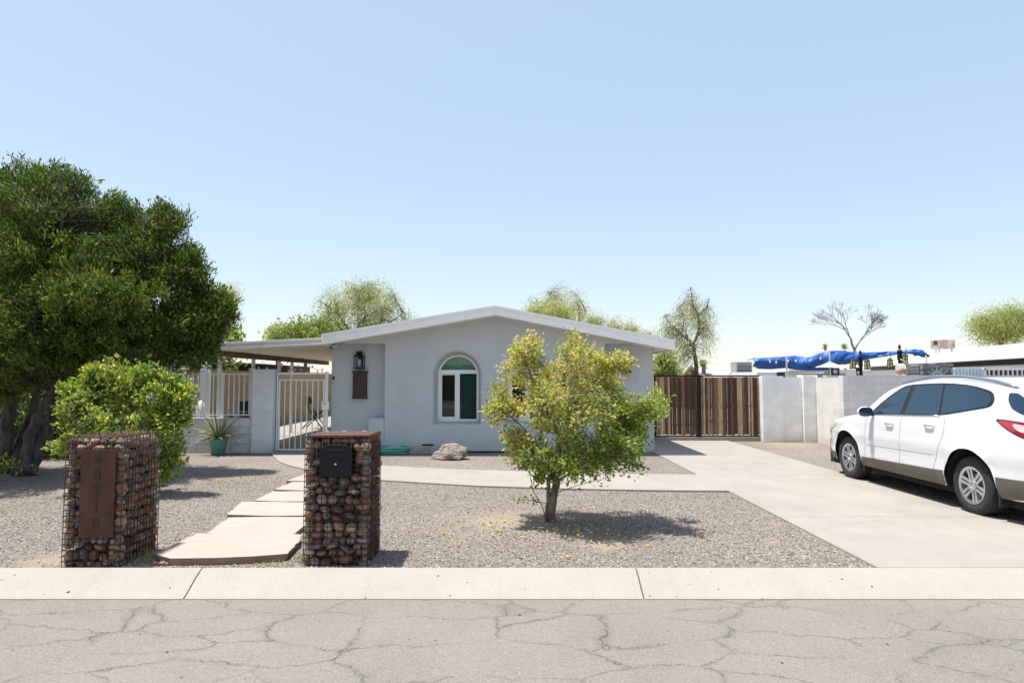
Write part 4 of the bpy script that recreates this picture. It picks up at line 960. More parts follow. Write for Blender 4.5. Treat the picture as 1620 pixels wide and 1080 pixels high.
for nm, front, rows in (('windshield', True, [(1.24,.78),(1.35,.76),(1.45,.72),(1.54,.68),(1.60,.64)]), ('rear_window', False, [(1.255,.72),(1.30,.79),(1.40,.775),(1.48,.745),(1.545,.70)])):
    vs = []; n = 25
    for z, wd in rows:
        for j in range(n):
            y_ = wd*(2*j/(n-1)-1); s = top_s(y_, z, front); vs.append(cw(s+(-.012 if front else .012), y_, z+.006))
    MB().add(vs, [(i*n+j, i*n+j+1, (i+1)*n+j+1, (i+1)*n+j) for i in range(len(rows)-1) for j in range(n-1)]).build(nm, M['carglass'], car, True)
# wheels
RYm = Matrix.Rotation(R(90), 4, 'Y')
def wheel(c_, sg):
    ctr = Vector(cw(c_, sg*.955, WR)); t_ = bpy.data.objects.new('wheel', None); COL.objects.link(t_); t_.parent = car; t_.matrix_parent_inverse = Matrix.Translation(car.location).inverted(); t_.location = ctr
    sx = -sg   # outward world x
    def loc(o): o.parent = t_; o.matrix_parent_inverse = Matrix.Identity(4); return o
    tw = .125
    prof = [(.235,-tw),(.30,-tw),(.345,-tw+.008),(.368,-tw+.03),(.374,-tw+.06),(.375,0),(.374,tw-.06),(.368,tw-.03),(.345,tw-.008),(.30,tw),(.235,tw-.01),(.228,tw-.03),(.228,-tw)]
    mb = MB(); n = 56; vs = []
    for i, (r_, x_) in enumerate(prof):
        for j in range(n):
            a = 2*math.pi*j/n; g = .006 if (r_ > .36 and j % 2 == 0 and abs(x_) > .03) else 0; vs.append(((x_-.125)*sx if True else 0, (r_-g)*math.cos(a), (r_-g)*math.sin(a)))
    k = len(prof); mb.add(vs, [(i*n+j, i*n+(j+1) % n, ((i+1) % k)*n+(j+1) % n, ((i+1) % k)*n+j) for i in range(k) for j in range(n)]); 
    loc(mb.build('tyre', M['rubber'], None, True))
    rm = MB()
    for r0, r1, xa_, xb_ in ((.205,.238,-.012,-.004),(.2,.208,-.14,-.012)):
        vs = []
        for j in range(n):
            a = 2*math.pi*j/n; ca, sa = math.cos(a), math.sin(a); vs += [(xa_*sx,r0*ca,r0*sa),(xb_*sx,r1*ca,r1*sa),(xb_*sx-.02*sx,r1*ca,r1*sa),(xa_*sx-.02*sx,r0*ca,r0*sa)]
        rm.add(vs, [(j*4+q, ((j+1) % n)*4+q, ((j+1) % n)*4+(q+1) % 4, j*4+(q+1) % 4) for j in range(n) for q in range(4)])
    for k_ in range(6):       # six double spokes
        for dd in (-.022,.022):
            a = 2*math.pi*k_/6+.3; ca, sa = math.cos(a), math.sin(a); e1 = Vector((0,ca,sa)); e2 = Vector((0,-sa,ca))
            pts = []
            for r_, x_, w_ in ((.04,-.022,.018),(.12,-.016,.015),(.215,-.010,.021)):
                for q in (-1,1): pts.append(Vector((x_*sx,0,0))+e1*r_+e2*(dd*(1+r_*1.6)+q*w_))
            lo = [p_-Vector((.03*sx,0,0)) for p_ in pts]
            rm.add(pts+lo, [(0,1,3,2),(2,3,5,4),(0,2,8,6),(2,4,10,8),(1,7,9,3),(3,9,11,5),(4,5,11,10),(6,8,9,7),(8,10,11,9)])
    rm.lathe([(.062,-.03),(.062,-.012),(.05,-.006),(.03,-.004),(.03,-.008),(.001,-.006)], (0,0,0), 24, M=Matrix.Rotation(R(90)*(-1 if sx < 0 else 1), 4, 'Y'))
    loc(rm.build('rim', M['alloy'], None, False))
    nb_ = MB()
    for k_ in range(6):
        a = 2*math.pi*k_/6; nb_.lathe([(.011,0),(.011,.012)], (-.016*sx,.047*math.cos(a),.047*math.sin(a)), 8, M=Matrix.Rotation(R(90)*sx, 4, 'Y'))
    loc(nb_.build('wheel_nut', M['chrome']))
    loc(MB().lathe([(.15,-.10),(.15,-.085),(.02,-.08)], (0,0,0), 32, M=Matrix.Rotation(R(90)*sx, 4, 'Y')).build('brake_disc', M['metalgrey'], None))
    loc(MB().lathe([(.205,-.15),(.205,-.14)], (0,0,0), 32, M=Matrix.Rotation(R(90)*sx, 4, 'Y')).build('wheel_backing', M['wellblack'], None))
for c_, _ in WC:
    for sg in (1,-1): wheel(c_, sg)

# ------------------------------------------------------------------ foliage
def nrmz(a): return a/np.maximum(np.linalg.norm(a, axis=-1, keepdims=True), 1e-6)
def leaves(name, P, D, L, Wd, m, parent, rg, fold=.25, roll=None):
    """one folded two-triangle leaf per point P, along D"""
    n = len(P); D = nrmz(D); N = nrmz(np.cross(D, nrmz(rg.normal(size=(n,3))))); U = np.cross(D, N)
    L = np.broadcast_to(L, (n,))[:, None]; Wd = np.broadcast_to(Wd, (n,))[:, None]
    a = P; b = P+D*L*.48+N*Wd*.5+U*Wd*fold; c = P+D*L; d = P+D*L*.48-N*Wd*.5+U*Wd*fold
    V = np.stack([a,b,c,d], 1).reshape(-1,3); o = 4*np.arange(n)[:, None]
    Fc = np.stack([o+np.array([0,1,2]), o+np.array([0,2,3])], 1).reshape(-1,3)
    return npmesh(name, V, Fc, m, parent)
def tree(name, label, cat, base, limbs, lobes, twigs, per, L, Wd, m_leaf_, m_bark, seed, spread=.25, droop=0., outward=.6, shell=.45, group=None, twr=.012, hang=0., parts=('crown','trunk'), mats2=None, along=.55, aniso=1.0, up=0.):
    rg = np.random.default_rng(seed); rr = random.Random(seed)
    t = thing(name, label, cat, tuple(base), group)
    tk = MB(); nodes = []
    for pts, r0, r1 in limbs:
        P = [Vector(p) for p in pts]; Q = []; nseg = 5
        for i in range(len(P)-1):
            p0 = P[max(i-1,0)]; p1 = P[i]; p2 = P[i+1]; p3 = P[min(i+2,len(P)-1)]
            for j in range(nseg):
                u = j/nseg; q = .5*((2*p1)+(-p0+p2)*u+(2*p0-5*p1+4*p2-p3)*u*u+(-p0+3*p1-3*p2+p3)*u**3); Q.append(q)
        Q.append(P[-1]); k = len(Q); Q = [q+Vector((rr.uniform(-1,1), rr.uniform(-1,1), 0))*r0*.25*(0 < i < k-1) for i, q in enumerate(Q)]
        rad = [(r0+(r1-r0)*i/(k-1))*(1+rr.uniform(-.07,.07)) for i in range(k)]; 
        if pts[0] == limbs[0][0][0]: rad[0] *= 1.35
        tk.tube(Q, rad, 9); nodes += [(q, r) for q, r in zip(Q, rad)][len(Q)//4:]
    NP = np.array([tuple(q) for q, r in nodes]); NR = np.array([r for q, r in nodes])
    tot = sum(l[2] for l in lobes); LP = []; LD = []
    crown_c = np.mean([l[0] for l in lobes], axis=0)
    for c, r, wgt in lobes:
        c = np.array(c); r = np.array(r)
        for _ in range(int(round(twigs*wgt/tot))):
            d = nrmz(rg.normal(size=3)); rad = (shell+(1-shell)*rg.random())*(1+.14*rg.normal()*.6); tip = c+d*r*rad
            if tip[2] < base[2]+.05: continue
            dist = np.linalg.norm(NP-tip, axis=1)+np.maximum(0, NP[:,2]-tip[2])*1.0+rg.random(len(NP))*.15*np.linalg.norm(r); k = int(np.argmin(dist)); q = NP[k]
            mid_ = (q+tip)/2+np.array([0,0,.10*np.linalg.norm(tip-q)])+rg.normal(size=3)*.05*np.linalg.norm(tip-q)
            tt = np.linspace(0,1,6)[:, None]; C = (1-tt)**2*q+2*tt*(1-tt)*mid_+tt*tt*tip
            C[:,2] -= hang*np.linspace(0,1,6)**2
            r_ = min(NR[k]*.6, twr*(1+np.linalg.norm(tip-q)*.5)); tk.tube([tuple(x) for x in C], [r_+(twr*.25-r_)*i/5 for i in range(6)], 4, cap=False)
            nn = int(per*(.6+.8*rg.random()))
            u = 1-along*rg.random(nn)**1.5; idx = np.clip((u*5).astype(int), 0, 4); fr = (u*5-idx)[:, None]
            B = C[idx]*(1-fr)+C[idx+1]*fr; g = rg.normal(size=(nn,3))*spread*.5; g[:,2] *= aniso
            B = B+g; B[:,2] -= np.abs(rg.normal(size=nn))*hang*.5
            out = nrmz(tip-q); D = out*outward+rg.normal(size=(nn,3))*.6+np.array([0,0,up-droop])
            LP.append(B); LD.append(D)
    LP = np.concatenate(LP); LD = np.concatenate(LD); ok = LP[:,2] > base[2]+.02; LP, LD = LP[ok], LD[ok]; n = len(LP)
    lf = L*np.exp(rg.normal(size=n)*.32); wf = Wd*np.exp(rg.normal(size=n)*.28)*np.sqrt(lf/L)
    tk.build(parts[1], m_bark, t, True)
    if mats2 is None: leaves(parts[0], LP, LD, lf, wf, m_leaf_, t, rg)
    else:
        f = mats2[1](LP, rg); leaves(parts[0], LP[f], LD[f], lf[f], wf[f], m_leaf_, t, rg); leaves(parts[0], LP[~f], LD[~f], lf[~f], wf[~f], mats2[0], t, rg)
    return t
def lobe(px, py, Y, rpx, rpy=None, wgt=None, ry=None, dY=0):
    c = W(px, py, Y+dY); k = Y/F; rx = rpx*k; rz = (rpy or rpx)*k
    return (tuple(c), (rx, ry or rx, rz), wgt or rpx*(rpy or rpx))
def pt(px, py, Y): return tuple(W(px, py, Y))
# citrus tree in front of the house
Y0 = 7.9; b0 = G(873,824)
lb = [((pt(872,824,Y0)), pt(874,795,Y0), pt(878,765,Y0), pt(882,735,Y0))]
limbs = [([tuple(b0), pt(875,800,Y0), pt(878,768,Y0), pt(881,742,Y0)], .050, .044),
 ([(b0.x-.055,b0.y+.02,0), pt(867,795,Y0), pt(868,765,Y0), pt(872,738,Y0), pt(862,700,Y0)], .030, .016),
 ([pt(880,745,Y0), pt(884,700,Y0), pt(890,640,Y0), pt(893,580,Y0), pt(903,540,Y0)], .045, .010),
 ([pt(879,755,Y0), pt(855,715,Y0), pt(830,680,Y0-.1), pt(800,650,Y0-.1)], .032, .009), ([pt(882,742,Y0), pt(915,720,Y0+.1), pt(960,690,Y0+.1), pt(1000,670,Y0)], .034, .009),
 ([pt(886,690,Y0), pt(860,640,Y0-.1), pt(838,590,Y0-.1), pt(828,545,Y0)], .026, .007), ([pt(888,660,Y0), pt(930,620,Y0+.15), pt(955,585,Y0+.1)], .024, .007),
 ([pt(884,700,Y0), pt(900,670,Y0-.5), pt(900,630,Y0-.7)], .022, .008), ([pt(884,700,Y0), pt(880,660,Y0+.5), pt(880,610,Y0+.65)], .022, .008),
 ([pt(960,690,Y0+.1), pt(1000,655,Y0), pt(1035,635,Y0)], .014, .005), ([pt(879,750,Y0), pt(860,735,Y0-.3), pt(835,720,Y0-.4)], .02, .007), ([pt(882,742,Y0), pt(910,735,Y0-.3), pt(940,715,Y0-.45)], .02, .007)]
lobes = [lobe(830,560,Y0,30,28,.26), lobe(815,590,Y0,26,26,.18), lobe(905,560,Y0,26,30,.30), lobe(880,605,Y0,56,40,.60), lobe(940,578,Y0,32,30,.28), lobe(955,600,Y0,26,26,.2), lobe(862,650,Y0,50,46,.45), lobe(925,655,Y0,60,50,.70), lobe(800,640,Y0,28,18,.20), lobe(783,650,Y0,16,20,.14), lobe(790,612,Y0,12,12,.06),
 lobe(975,655,Y0,44,38,.42), lobe(1025,645,Y0,26,20,.22), lobe(1040,630,Y0,12,14,.07), lobe(990,702,Y0,40,32,.38), lobe(838,718,Y0,42,34,.45), lobe(812,705,Y0,24,26,.22), lobe(905,715,Y0,55,32,.55), lobe(950,735,Y0,44,26,.34), lobe(1000,735,Y0,18,14,.08), lobe(870,752,Y0,24,12,.12), lobe(908,752,Y0,16,16,.10), lobe(980,578,Y0,16,22,.14), lobe(850,535,Y0,14,14,.07), lobe(905,535,Y0,8,14,.05), lobe(1003,662,Y0,28,26,.26), lobe(985,625,Y0,22,20,.14), lobe(870,640,Y0,44,40,.3)]
lobes = [((c[0], c[1]+(0,.42,-.42,.2,-.2)[i % 5], c[2]), (q[0], q[1]*1.35, q[2]), w_) for i, (c, q, w_) in enumerate(lobes)]
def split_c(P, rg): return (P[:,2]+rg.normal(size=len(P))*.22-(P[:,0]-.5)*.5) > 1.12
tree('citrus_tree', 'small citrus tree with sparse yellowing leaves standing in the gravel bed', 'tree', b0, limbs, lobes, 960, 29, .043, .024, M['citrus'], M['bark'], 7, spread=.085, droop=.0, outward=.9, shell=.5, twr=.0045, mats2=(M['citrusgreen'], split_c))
p = b0; mb = MB()
mb.tube([(p.x-.07,p.y-.03,0), pt(858,800,Y0-.05), pt(843,775,Y0-.1), pt(838,750,Y0-.1)], [.008,.006,.005,.004], 5)
mb.tube([pt(866,796,Y0-.05), pt(850,793,Y0-.06), pt(825,789,Y0-.06)], [.005,.004,.003], 5)
su = thing('sucker_shoot', 'thin leafy shoot rising from the foot of the citrus tree', 'shoot', (p.x-.07,p.y-.03,0)); mb.build('stem', M['bark'], su)
rg = np.random.default_rng(5); q = np.array([pt(812+i*1.2, 790+3*math.sin(i), Y0-.06) for i in range(36)]+[pt(843+rg.random()*8, 770-i, Y0-.1) for i in range(20)]); q += rg.normal(size=q.shape)*.012
leaves('leaves', q, rg.normal(size=q.shape), .05, .028, M['citrusgreen'], su, rg)
# fallen leaves and fruit peel
rg = np.random.default_rng(9); n = 420
x = .55+rg.normal(size=n)*.75; y = 7.65+rg.normal(size=n)*.5; ok = (y > 6.1) & (y < 9.6); x, y = x[ok], y[ok]; P = np.stack([x,y,np.full(len(x),.016)],1); D = rg.normal(size=P.shape); D[:,2] *= .25
tag(leaves('fallen_leaves', P, D, .035, .022, M['dryleaf'], None, rg), 'dry yellow leaves fallen on the gravel under the citrus tree', 'fallen leaves', kind='stuff')
for i, (px, py) in enumerate(((798,826),(786,841),(935,859),(898,884),(922,851),(1025,866),(845,836))):
    q = G(px,py); rock('fallen_fruit', (q.x,q.y,.02), (.022,.020,.018), 40+i, mat('dried_fruit', (.62,.38,.10), .6), ['small dried orange fruit left of the citrus trunk', 'dried fruit nearest the left edge of the citrus bed litter', 'larger dried fruit below the citrus tree shadow', 'dried fruit nearest the kerb', 'dried fruit at the front edge of the tree shadow', 'dried fruit right of the others under the shade', 'dried fruit just in front of the citrus trunk'][i], 'fruit', 'dried fruit fallen from the citrus tree', 2)
D_ = LITTER[1].normal(size=LITTER[0].shape); D_[:,2] *= .3
tag(leaves('leaf_litter', LITTER[0], D_, .035, .012, M['litter'], None, LITTER[1]), 'brown dry leaf litter lying on top of the left cobble pillar', 'leaf litter', kind='stuff')
# round bush behind the left gabion
Yb = 9.8; bb = (W(195,700,Yb).x, Yb, 0.0)
limbs = [([bb, (bb[0]+a*.3, Yb+b_*.3, .5), (bb[0]+a*.75, Yb+b_*.65, 1.3)], .03, .008) for a, b_ in ((0,0),(1,.2),(-1,.1),(.5,-1),(-.6,-.9),(.3,1),(-.4,.9))]
lobes = [lobe(112,622,Yb,16,16,.12), lobe(140,612,Yb,34,26,.42), lobe(150,592,Yb,16,16,.14), lobe(200,606,Yb,36,28,.5), lobe(252,606,Yb,30,24,.35), lobe(292,622,Yb,18,20,.18), lobe(278,650,Yb,24,20,.2), lobe(136,660,Yb,38,36,.6), lobe(200,665,Yb,70,48,.9), lobe(265,670,Yb,36,40,.5), lobe(100,706,Yb,20,16,.16), lobe(180,725,Yb,60,28,.7), lobe(250,730,Yb,38,30,.5), lobe(180,580,Yb,18,12,.12), lobe(235,586,Yb,16,12,.12)]
tree('leafy_bush', 'rounded bright green bush behind the left cobble pillar', 'bush', bb, limbs, lobes, 470, 50, .058, .036, M['bush'], M['barkdark'], 12, spread=.10, outward=.8, shell=.45, twr=.006, parts=('foliage','stems'), up=.25)
# big juniper
Yj = 12.2; 
def J(px, py, dY=0): return pt(px, py, Yj+dY)
jb = tuple(G(38,752))
limbs = [([jb, J(62,700), J(85,655), J(112,600), J(150,540,.2), J(190,470,.3)], .17, .06), ([jb, J(45,690,-.3), J(70,640,-.4), J(92,590,-.4), J(105,520,-.4)], .10, .04),
 ([J(90,645), J(140,590,.4), J(200,560,.5), J(270,520,.5), J(320,490,.4)], .12, .03), ([J(112,600), J(160,560,-.1), J(215,500,-.2), J(260,430,-.2)], .09, .02),
 ([J(150,540,.2), J(150,450,.8), J(190,400,1)], .09, .03), ([J(190,470,.3), J(240,430,.2), J(280,370,0)], .06, .02)]
tb2 = tuple(G(8,748)); limbs += [([J(60,620,.1), J(45,570,-.2), J(30,500,-.6), J(20,440,-.9)], .05, .012), ([J(92,620), J(110,580,-.2), J(130,530,-.5), J(150,480,-.7)], .045, .012), ([J(14,630), J(-20,580,-.4), J(-60,520,-.9)], .05, .015), ([tuple(G(24,750)), J(30,700,.2), J(52,650,.3), J(60,600,.3), J(50,540,.3)], .09, .04), ([tb2, J(12,690), J(18,620), J(25,540), J(30,450), J(50,360)], .135, .04), ([J(20,600), J(-30,540), J(-80,450,.5)], .1, .03), ([J(28,500), J(80,420,-.6), J(100,340,-.6)], .08, .02)]
lobes = [lobe(40,300,Yj,60,46,.9), lobe(100,310,Yj,50,44,.8), lobe(-40,330,Yj,60,60,1), lobe(60,370,Yj,95,70,1.3), lobe(130,370,Yj,50,50,.9), lobe(190,345,Yj,32,34,.5), lobe(262,352,Yj,30,34,.5), lobe(225,400,Yj,60,45,.9), lobe(160,430,Yj,90,60,1.3), lobe(290,430,Yj,42,42,.7), lobe(60,460,Yj,110,70,1.5), lobe(-60,450,Yj,90,90,1.4),
 lobe(240,480,Yj,85,55,1.3), lobe(320,475,Yj,36,38,.6), lobe(345,495,Yj,28,28,.4), lobe(300,520,Yj,52,40,.9), lobe(150,530,Yj,110,50,1.5), lobe(310,560,Yj,30,26,.5), lobe(250,552,Yj,56,34,.9), lobe(20,560,Yj,60,46,1.2), lobe(-60,560,Yj,70,60,1.2), lobe(325,530,Yj,26,26,.4), lobe(30,610,Yj,50,26,.6,dY=1.2) if False else lobe(120,575,Yj,70,26,.9), lobe(10,600,Yj,34,26,.5), lobe(5,420,Yj,95,75,1.2,dY=-.9), lobe(75,505,Yj,90,55,1.2,dY=-.9), lobe(40,340,Yj,80,60,.9,dY=-.5), lobe(50,570,Yj,90,36,1.1,dY=-.8), lobe(180,545,Yj,80,34,.9,dY=-.6), lobe(-30,600,Yj,60,40,.6,dY=-.6), lobe(130,440,Yj,80,60,.8,dY=-.6), lobe(-70,530,Yj,90,60,1.0,dY=-2.1), lobe(160,470,Yj,60,40,.6,dY=-1.3)]
tree('juniper_tree', 'large dark green juniper with leaning trunks filling the left of the yard', 'tree', jb, limbs, lobes, 3500, 80, .080, .022, M['juniper'], M['barkdark'], 21, spread=.135, outward=.7, shell=.45, twr=.007, up=.6, along=.22)
# low plants and hedge beyond the juniper
def hedge(name, label, x0, x1, Y, h, m, seed, dens=420, cat='hedge', L=.14, Wd=.06):
    rg = np.random.default_rng(seed); t = thing(name, label, cat, ((x0+x1)/2, Y, 0)); n = int((x1-x0)*dens*h); P = np.stack([x0+(x1-x0)*rg.random(n), Y+.35*rg.normal(size=n), rg.random(n)**.85*h*(1+.14*np.sin(np.arange(n)*.0+1))],1)
    P[:,2] *= .85+.15*np.sin(P[:,0]*2.3+seed)+.08*np.sin(P[:,0]*6.1)
    st = MB(); rr = random.Random(seed)
    x = x0
    while x < x1: st.tube([(x,Y+rr.uniform(-.2,.2),0),(x+rr.uniform(-.2,.2),Y,h*.5),(x+rr.uniform(-.4,.4),Y,h*.85)], [.03,.02,.006], 5); x += .3
    st.build('stems', M['barkdark'], t); leaves('foliage', P, rg.normal(size=P.shape)+[0,0,.4], L*(.6+.8*rg.random(n)), Wd, m, t, rg); return t
hedge('boundary_hedge', 'dark hedge in the shade behind the leaning juniper trunks', -18, -8.6, 14.6, 2.5, M['juniper'], 3, 700)
hedge('oleander_hedge', 'loose green oleander hedge beyond the tan side wall, under the patio cover edge', -17, -9.6, 23, 2.75, M['greenleaf'], 6, 260, 'hedge', .2, .08)
hedge('dark_bushes', 'second dark hedge further back in the left corner of the yard', -22, -10.4, 17.2, 2.9, M['juniper'], 9, 420)
tag(MB().prism([(-12.6,27,0),(-9.3,27,0),(-9.3,27,2.3),(-12.6,27,2.5)], (0,3,0)).build('brown_shed', M['brownmetal']), 'brown shed wall showing over the tan side wall above the white gate', 'shed')
hedge('low_shrub', 'low green shrub at the left edge beside the juniper base', -9.3, -8.45, 10.9, .42, M['bush'], 4, 900, 'shrub', .09, .04)
t = thing('neighbour_house', 'pale sided house glimpsed between the juniper trunks', 'house', (-16,20,0))
sd_ = MB(); 
for i in range(14): sd_.box((-24,20-.01*(i % 2),.2*i), (-10.6,20.3,.2*i+.19))
sd_.build('wall', M['metalgrey'], t); MB().prism([(-24.5,19.5,2.8),(-10.2,19.5,2.8),(-10.2,19.5,2.95),(-24.5,19.5,3.3)], (0,7,0)).build('roof', M['greyroof'], t)
MB().box((-17.6,19.97,.9),(-15.8,19.985,2.1)).build('window', M['carglass'], t)
# grass tufts
def tuft(c, r, n, h, label, seed):
    rg = np.random.default_rng(seed); P = np.zeros((n,3)); P[:,0] = c[0]+rg.normal(size=n)*r; P[:,1] = c[1]+rg.normal(size=n)*r*.6; P[:,2] = c[2]
    D = rg.normal(size=(n,3))*.55; D[:,2] = 1; o = leaves('grass_tuft', P, D, h*(.5+rg.random(n)), .007, M['grassb'], None, rg, .1)
    return tag(o, label, 'grass', 'weeds around the cobble pillars')
for i, (px, py, r, n, h, lab) in enumerate(((130,893,.06,60,.10,'green weed tuft at the front left of the number plate pillar'), (245,880,.12,160,.09,'wide dry weed patch at the right foot of the left cobble pillar'), (535,890,.035,45,.15,'pale grass tuft sprouting before the mailbox pillar'), (483,889,.05,60,.07,'low green weeds at the left foot of the mailbox pillar'), (225,890,.10,70,.06,'sparse weeds between the left pillar and the big flagstone'), (430,893,.1,60,.04,'dry weeds along the kerb before the big flagstone'))):
    q = G(px, py); o_ = tuft((q.x, q.y-.01 if i != 0 else q.y, 0), r, n, h, lab, 60+i)
    if i in (1,4,5): o_['kind'] = 'stuff'; o_.name = 'weeds'
tuft((LX0+.22, LY0+.35, GH-.03), .08, 110, .06, 'dry grass growing on top of the left cobble pillar, left clump', 70)
tuft((LX1-.14, LY0+.4, GH-.03), .07, 100, .07, 'dry grass growing on top of the left cobble pillar, right clump', 71)
# ------------------------------------------------------------------ trees beyond the house
G_BG = 'trees beyond the house'
def fork(px, py, Y, spreadpx, toppx, n, seed, r=.16):
    rr = random.Random(seed); b = (W(px, 600, Y).x, Y, 0); out = [([b, pt(px+rr.uniform(-4,4), py, Y)], r, r*.7)]; H_ = py-toppx; k = Y/F
    for i in range(n):
        a = -1+2*i/(n-1)+rr.uniform(-.25,.25) if n > 1 else 0
        p = [px+rr.uniform(-2,2), py, Y]; q = [p]; dx, dy = a*spreadpx*.30, -H_*.30
        for j in range(3):
            dx += rr.uniform(-.5,.5)*spreadpx*.22; p = [p[0]+dx*.8, p[1]+dy*.8*rr.uniform(.7,1.1), p[2]+rr.uniform(-1,1)*spreadpx*k*.3]; q.append(p); dy *= .85
        out.append(([pt(*v) for v in q], r*.42, r*.05))
        for j in (1, 2, 3):
            v = q[j]; e = [v[0]+rr.uniform(-1,1)*spreadpx*.45, v[1]-rr.uniform(.0,.28)*H_, v[2]+rr.uniform(-1,1)*spreadpx*k*.35]; m_ = [(v[0]+e[0])/2+rr.uniform(-3,3), (v[1]+e[1])/2-2, (v[2]+e[2])/2]
            out.append(([pt(*v), pt(*m_), pt(*e)], r*.2, r*.03))
    return b, out
Y = 36; b_, lm = fork(572,560,Y,62,445,6,1,.24)
tree('mesquite_tree', 'broad feathery mesquite rising behind the left slope of the roof', 'tree', b_, lm, [lobe(545,460,Y,34,28), lobe(520,490,Y,24,30), lobe(595,452,Y,34,26), lobe(565,490,Y,45,40), lobe(615,470,Y,22,24), lobe(540,525,Y,34,26), lobe(600,500,Y,36,34), lobe(640,498,Y,18,18), lobe(575,540,Y,60,24)], 720, 34, .12, .028, M['mesquite'], M['barkpale'], 31, spread=.55, droop=.9, outward=.4, shell=.35, twr=.018, hang=.35, group=G_BG)
Y = 33; b_, lm = fork(480,560,Y,40,520,4,2,.12)
tree('green_bush_tree', 'bright green leafy tree low behind the patio cover', 'tree', b_, lm, [lobe(480,528,Y,34,20), lobe(508,522,Y,26,20), lobe(450,532,Y,24,14), lobe(640,545,Y,20,12), lobe(500,545,Y,60,16)], 300, 26, .16, .07, M['greenleaf'], M['barkpale'], 32, spread=.5, shell=.4, group=G_BG)
Y = 42; b_, lm = fork(440,560,Y,16,505,4,3,.12)
tree('willow_tree', 'narrow grey green weeping tree above the middle of the patio cover', 'tree', b_, lm, [lobe(438,520,Y,16,18), lobe(446,528,Y,14,14)], 90, 30, .3, .05, M['paleleaf'], M['barkpale'], 33, spread=.4, droop=1.2, hang=.4, shell=.3, group=G_BG)
Y = 30; b_, lm = fork(352,560,Y,22,445,5,4,.14)
tree('wispy_tree', 'thin dry weeping tree just right of the juniper crown', 'tree', b_, lm, [lobe(352,455,Y,26,26), lobe(370,450,Y,18,24), lobe(345,485,Y,26,20)], 150, 26, .14, .018, M['paleleaf'], M['barkpale'], 34, spread=.4, droop=1.2, hang=.4, shell=.3, group=G_BG)
Y = 32; b_, lm = fork(362,570,Y,20,535,4,5,.1)
tree('green_bush_tree', 'small bright green tree right behind the left end of the patio cover', 'tree', b_, lm, [lobe(362,536,Y,20,14), lobe(345,545,Y,22,14)], 110, 24, .2, .1, M['greenleaf'], M['barkpale'], 35, spread=.4, shell=.4, group=G_BG)
Y = 38; b_, lm = fork(893,560,Y,44,440,7,6,.18)
tree('wispy_tree', 'half bare weeping tree behind the right slope of the roof near the peak', 'tree', b_, lm, [lobe(880,470,Y,44,28), lobe(900,452,Y,26,18), lobe(860,485,Y,30,18), lobe(915,480,Y,26,28)], 280, 26, .13, .018, M['paleleaf'], M['barkpale'], 36, spread=.5, droop=1.1, hang=.5, shell=.3, group=G_BG)
Y = 34; b_, lm = fork(880,560,Y,34,486,5,7,.16)
tree('green_bush_tree', 'dense olive green tree low behind the roof under the half bare one', 'tree', b_, lm, [lobe(880,492,Y,24,14), lobe(850,488,Y,24,12), lobe(893,505,Y,20,18), lobe(860,505,Y,40,14)], 240, 34, .12, .034, M['mesquite'], M['barkpale'], 37, spread=.5, droop=.5, shell=.4, group=G_BG)
for i, (px, py, rx, ry, lab) in enumerate(((935,503,16,18,'small olive tree crown over the middle of the right roof slope'), (975,512,18,20,'pale weeping tree crown right of the small olive one'), (998,518,14,18,'wispy tree crown over the outer right roof slope'), (1020,528,14,12,'lowest faint tree crown at the end of the right roof slope'))):
    Y = 44+i; b_, lm = fork(px,560,Y,rx,py-ry*.6,4,40+i,.13)
    tree('roadside_tree', lab, 'tree', b_, lm, [lobe(px,py,Y,rx,ry), lobe(px+4,py+ry*.8,Y,rx,ry)], 120, 34, .15, .03, M['mesquite'] if i == 0 else M['paleleaf'], M['barkpale'], 50+i, spread=.5, droop=1.0, hang=.3, shell=.3, group=G_BG)
Y = 27; bx = (W(1107,600,Y).x, Y, 0)
lm = [([bx, pt(1102,590,Y), pt(1099,560,Y), pt(1096,545,Y)], .10, .075), ([pt(1096,545,Y), pt(1105,525,Y), pt(1104,500,Y), pt(1096,480,Y), pt(1092,455,Y)], .06, .01), ([pt(1096,545,Y), pt(1078,528,Y), pt(1060,512,Y+.5), pt(1050,500,Y+.5)], .05, .01),
  ([pt(1078,528,Y), pt(1082,505,Y-.5), pt(1075,485,Y-.5)], .03, .008), ([pt(1104,500,Y), pt(1118,485,Y), pt(1122,470,Y)], .03, .008), ([pt(1090,540,Y), pt(1085,520,Y+.8), pt(1098,500,Y+1), pt(1110,480,Y+.8)], .03, .008)]
tree('desert_willow', 'tall slender weeping tree behind the wooden driveway gate', 'tree', bx, lm, [lobe(1092,468,Y,26,26), lobe(1112,490,Y,26,26), lobe(1070,500,Y,28,24), lobe(1055,520,Y,22,20), lobe(1120,515,Y,18,22), lobe(1085,530,Y,34,22), lobe(1080,555,Y,18,14)], 360, 24, .12, .016, M['paleleaf'], M['barkdark'], 61, spread=.35, droop=1.3, hang=.45, shell=.35, twr=.010, group=G_BG)
Y = 25; b_, lm = fork(1052,585,Y,12,560,4,62,.07)
tree('olive_bush', 'reddish olive bush between the house corner and the driveway gate', 'bush', b_, lm, [lobe(1052,570,Y,15,20), lobe(1046,585,Y,12,16), lobe(1062,590,Y,16,10)], 110, 22, .2, .045, M['mesquite'], M['barkpale'], 63, spread=.3, shell=.3, group=G_BG)
Y = 55; b_, lm = fork(1583,540,Y,50,488,6,64,.25)
tree('mesquite_tree', 'pale green mesquite behind the white neighbouring roof at far right', 'tree', b_, lm, [lobe(1560,505,Y,34,22), lobe(1600,490,Y,34,20), lobe(1590,515,Y,50,26), lobe(1625,505,Y,30,24)], 560, 34, .2, .045, M['mesquite'], M['barkpale'], 65, spread=.9, droop=.8, hang=.4, shell=.35, twr=.02, group=G_BG)
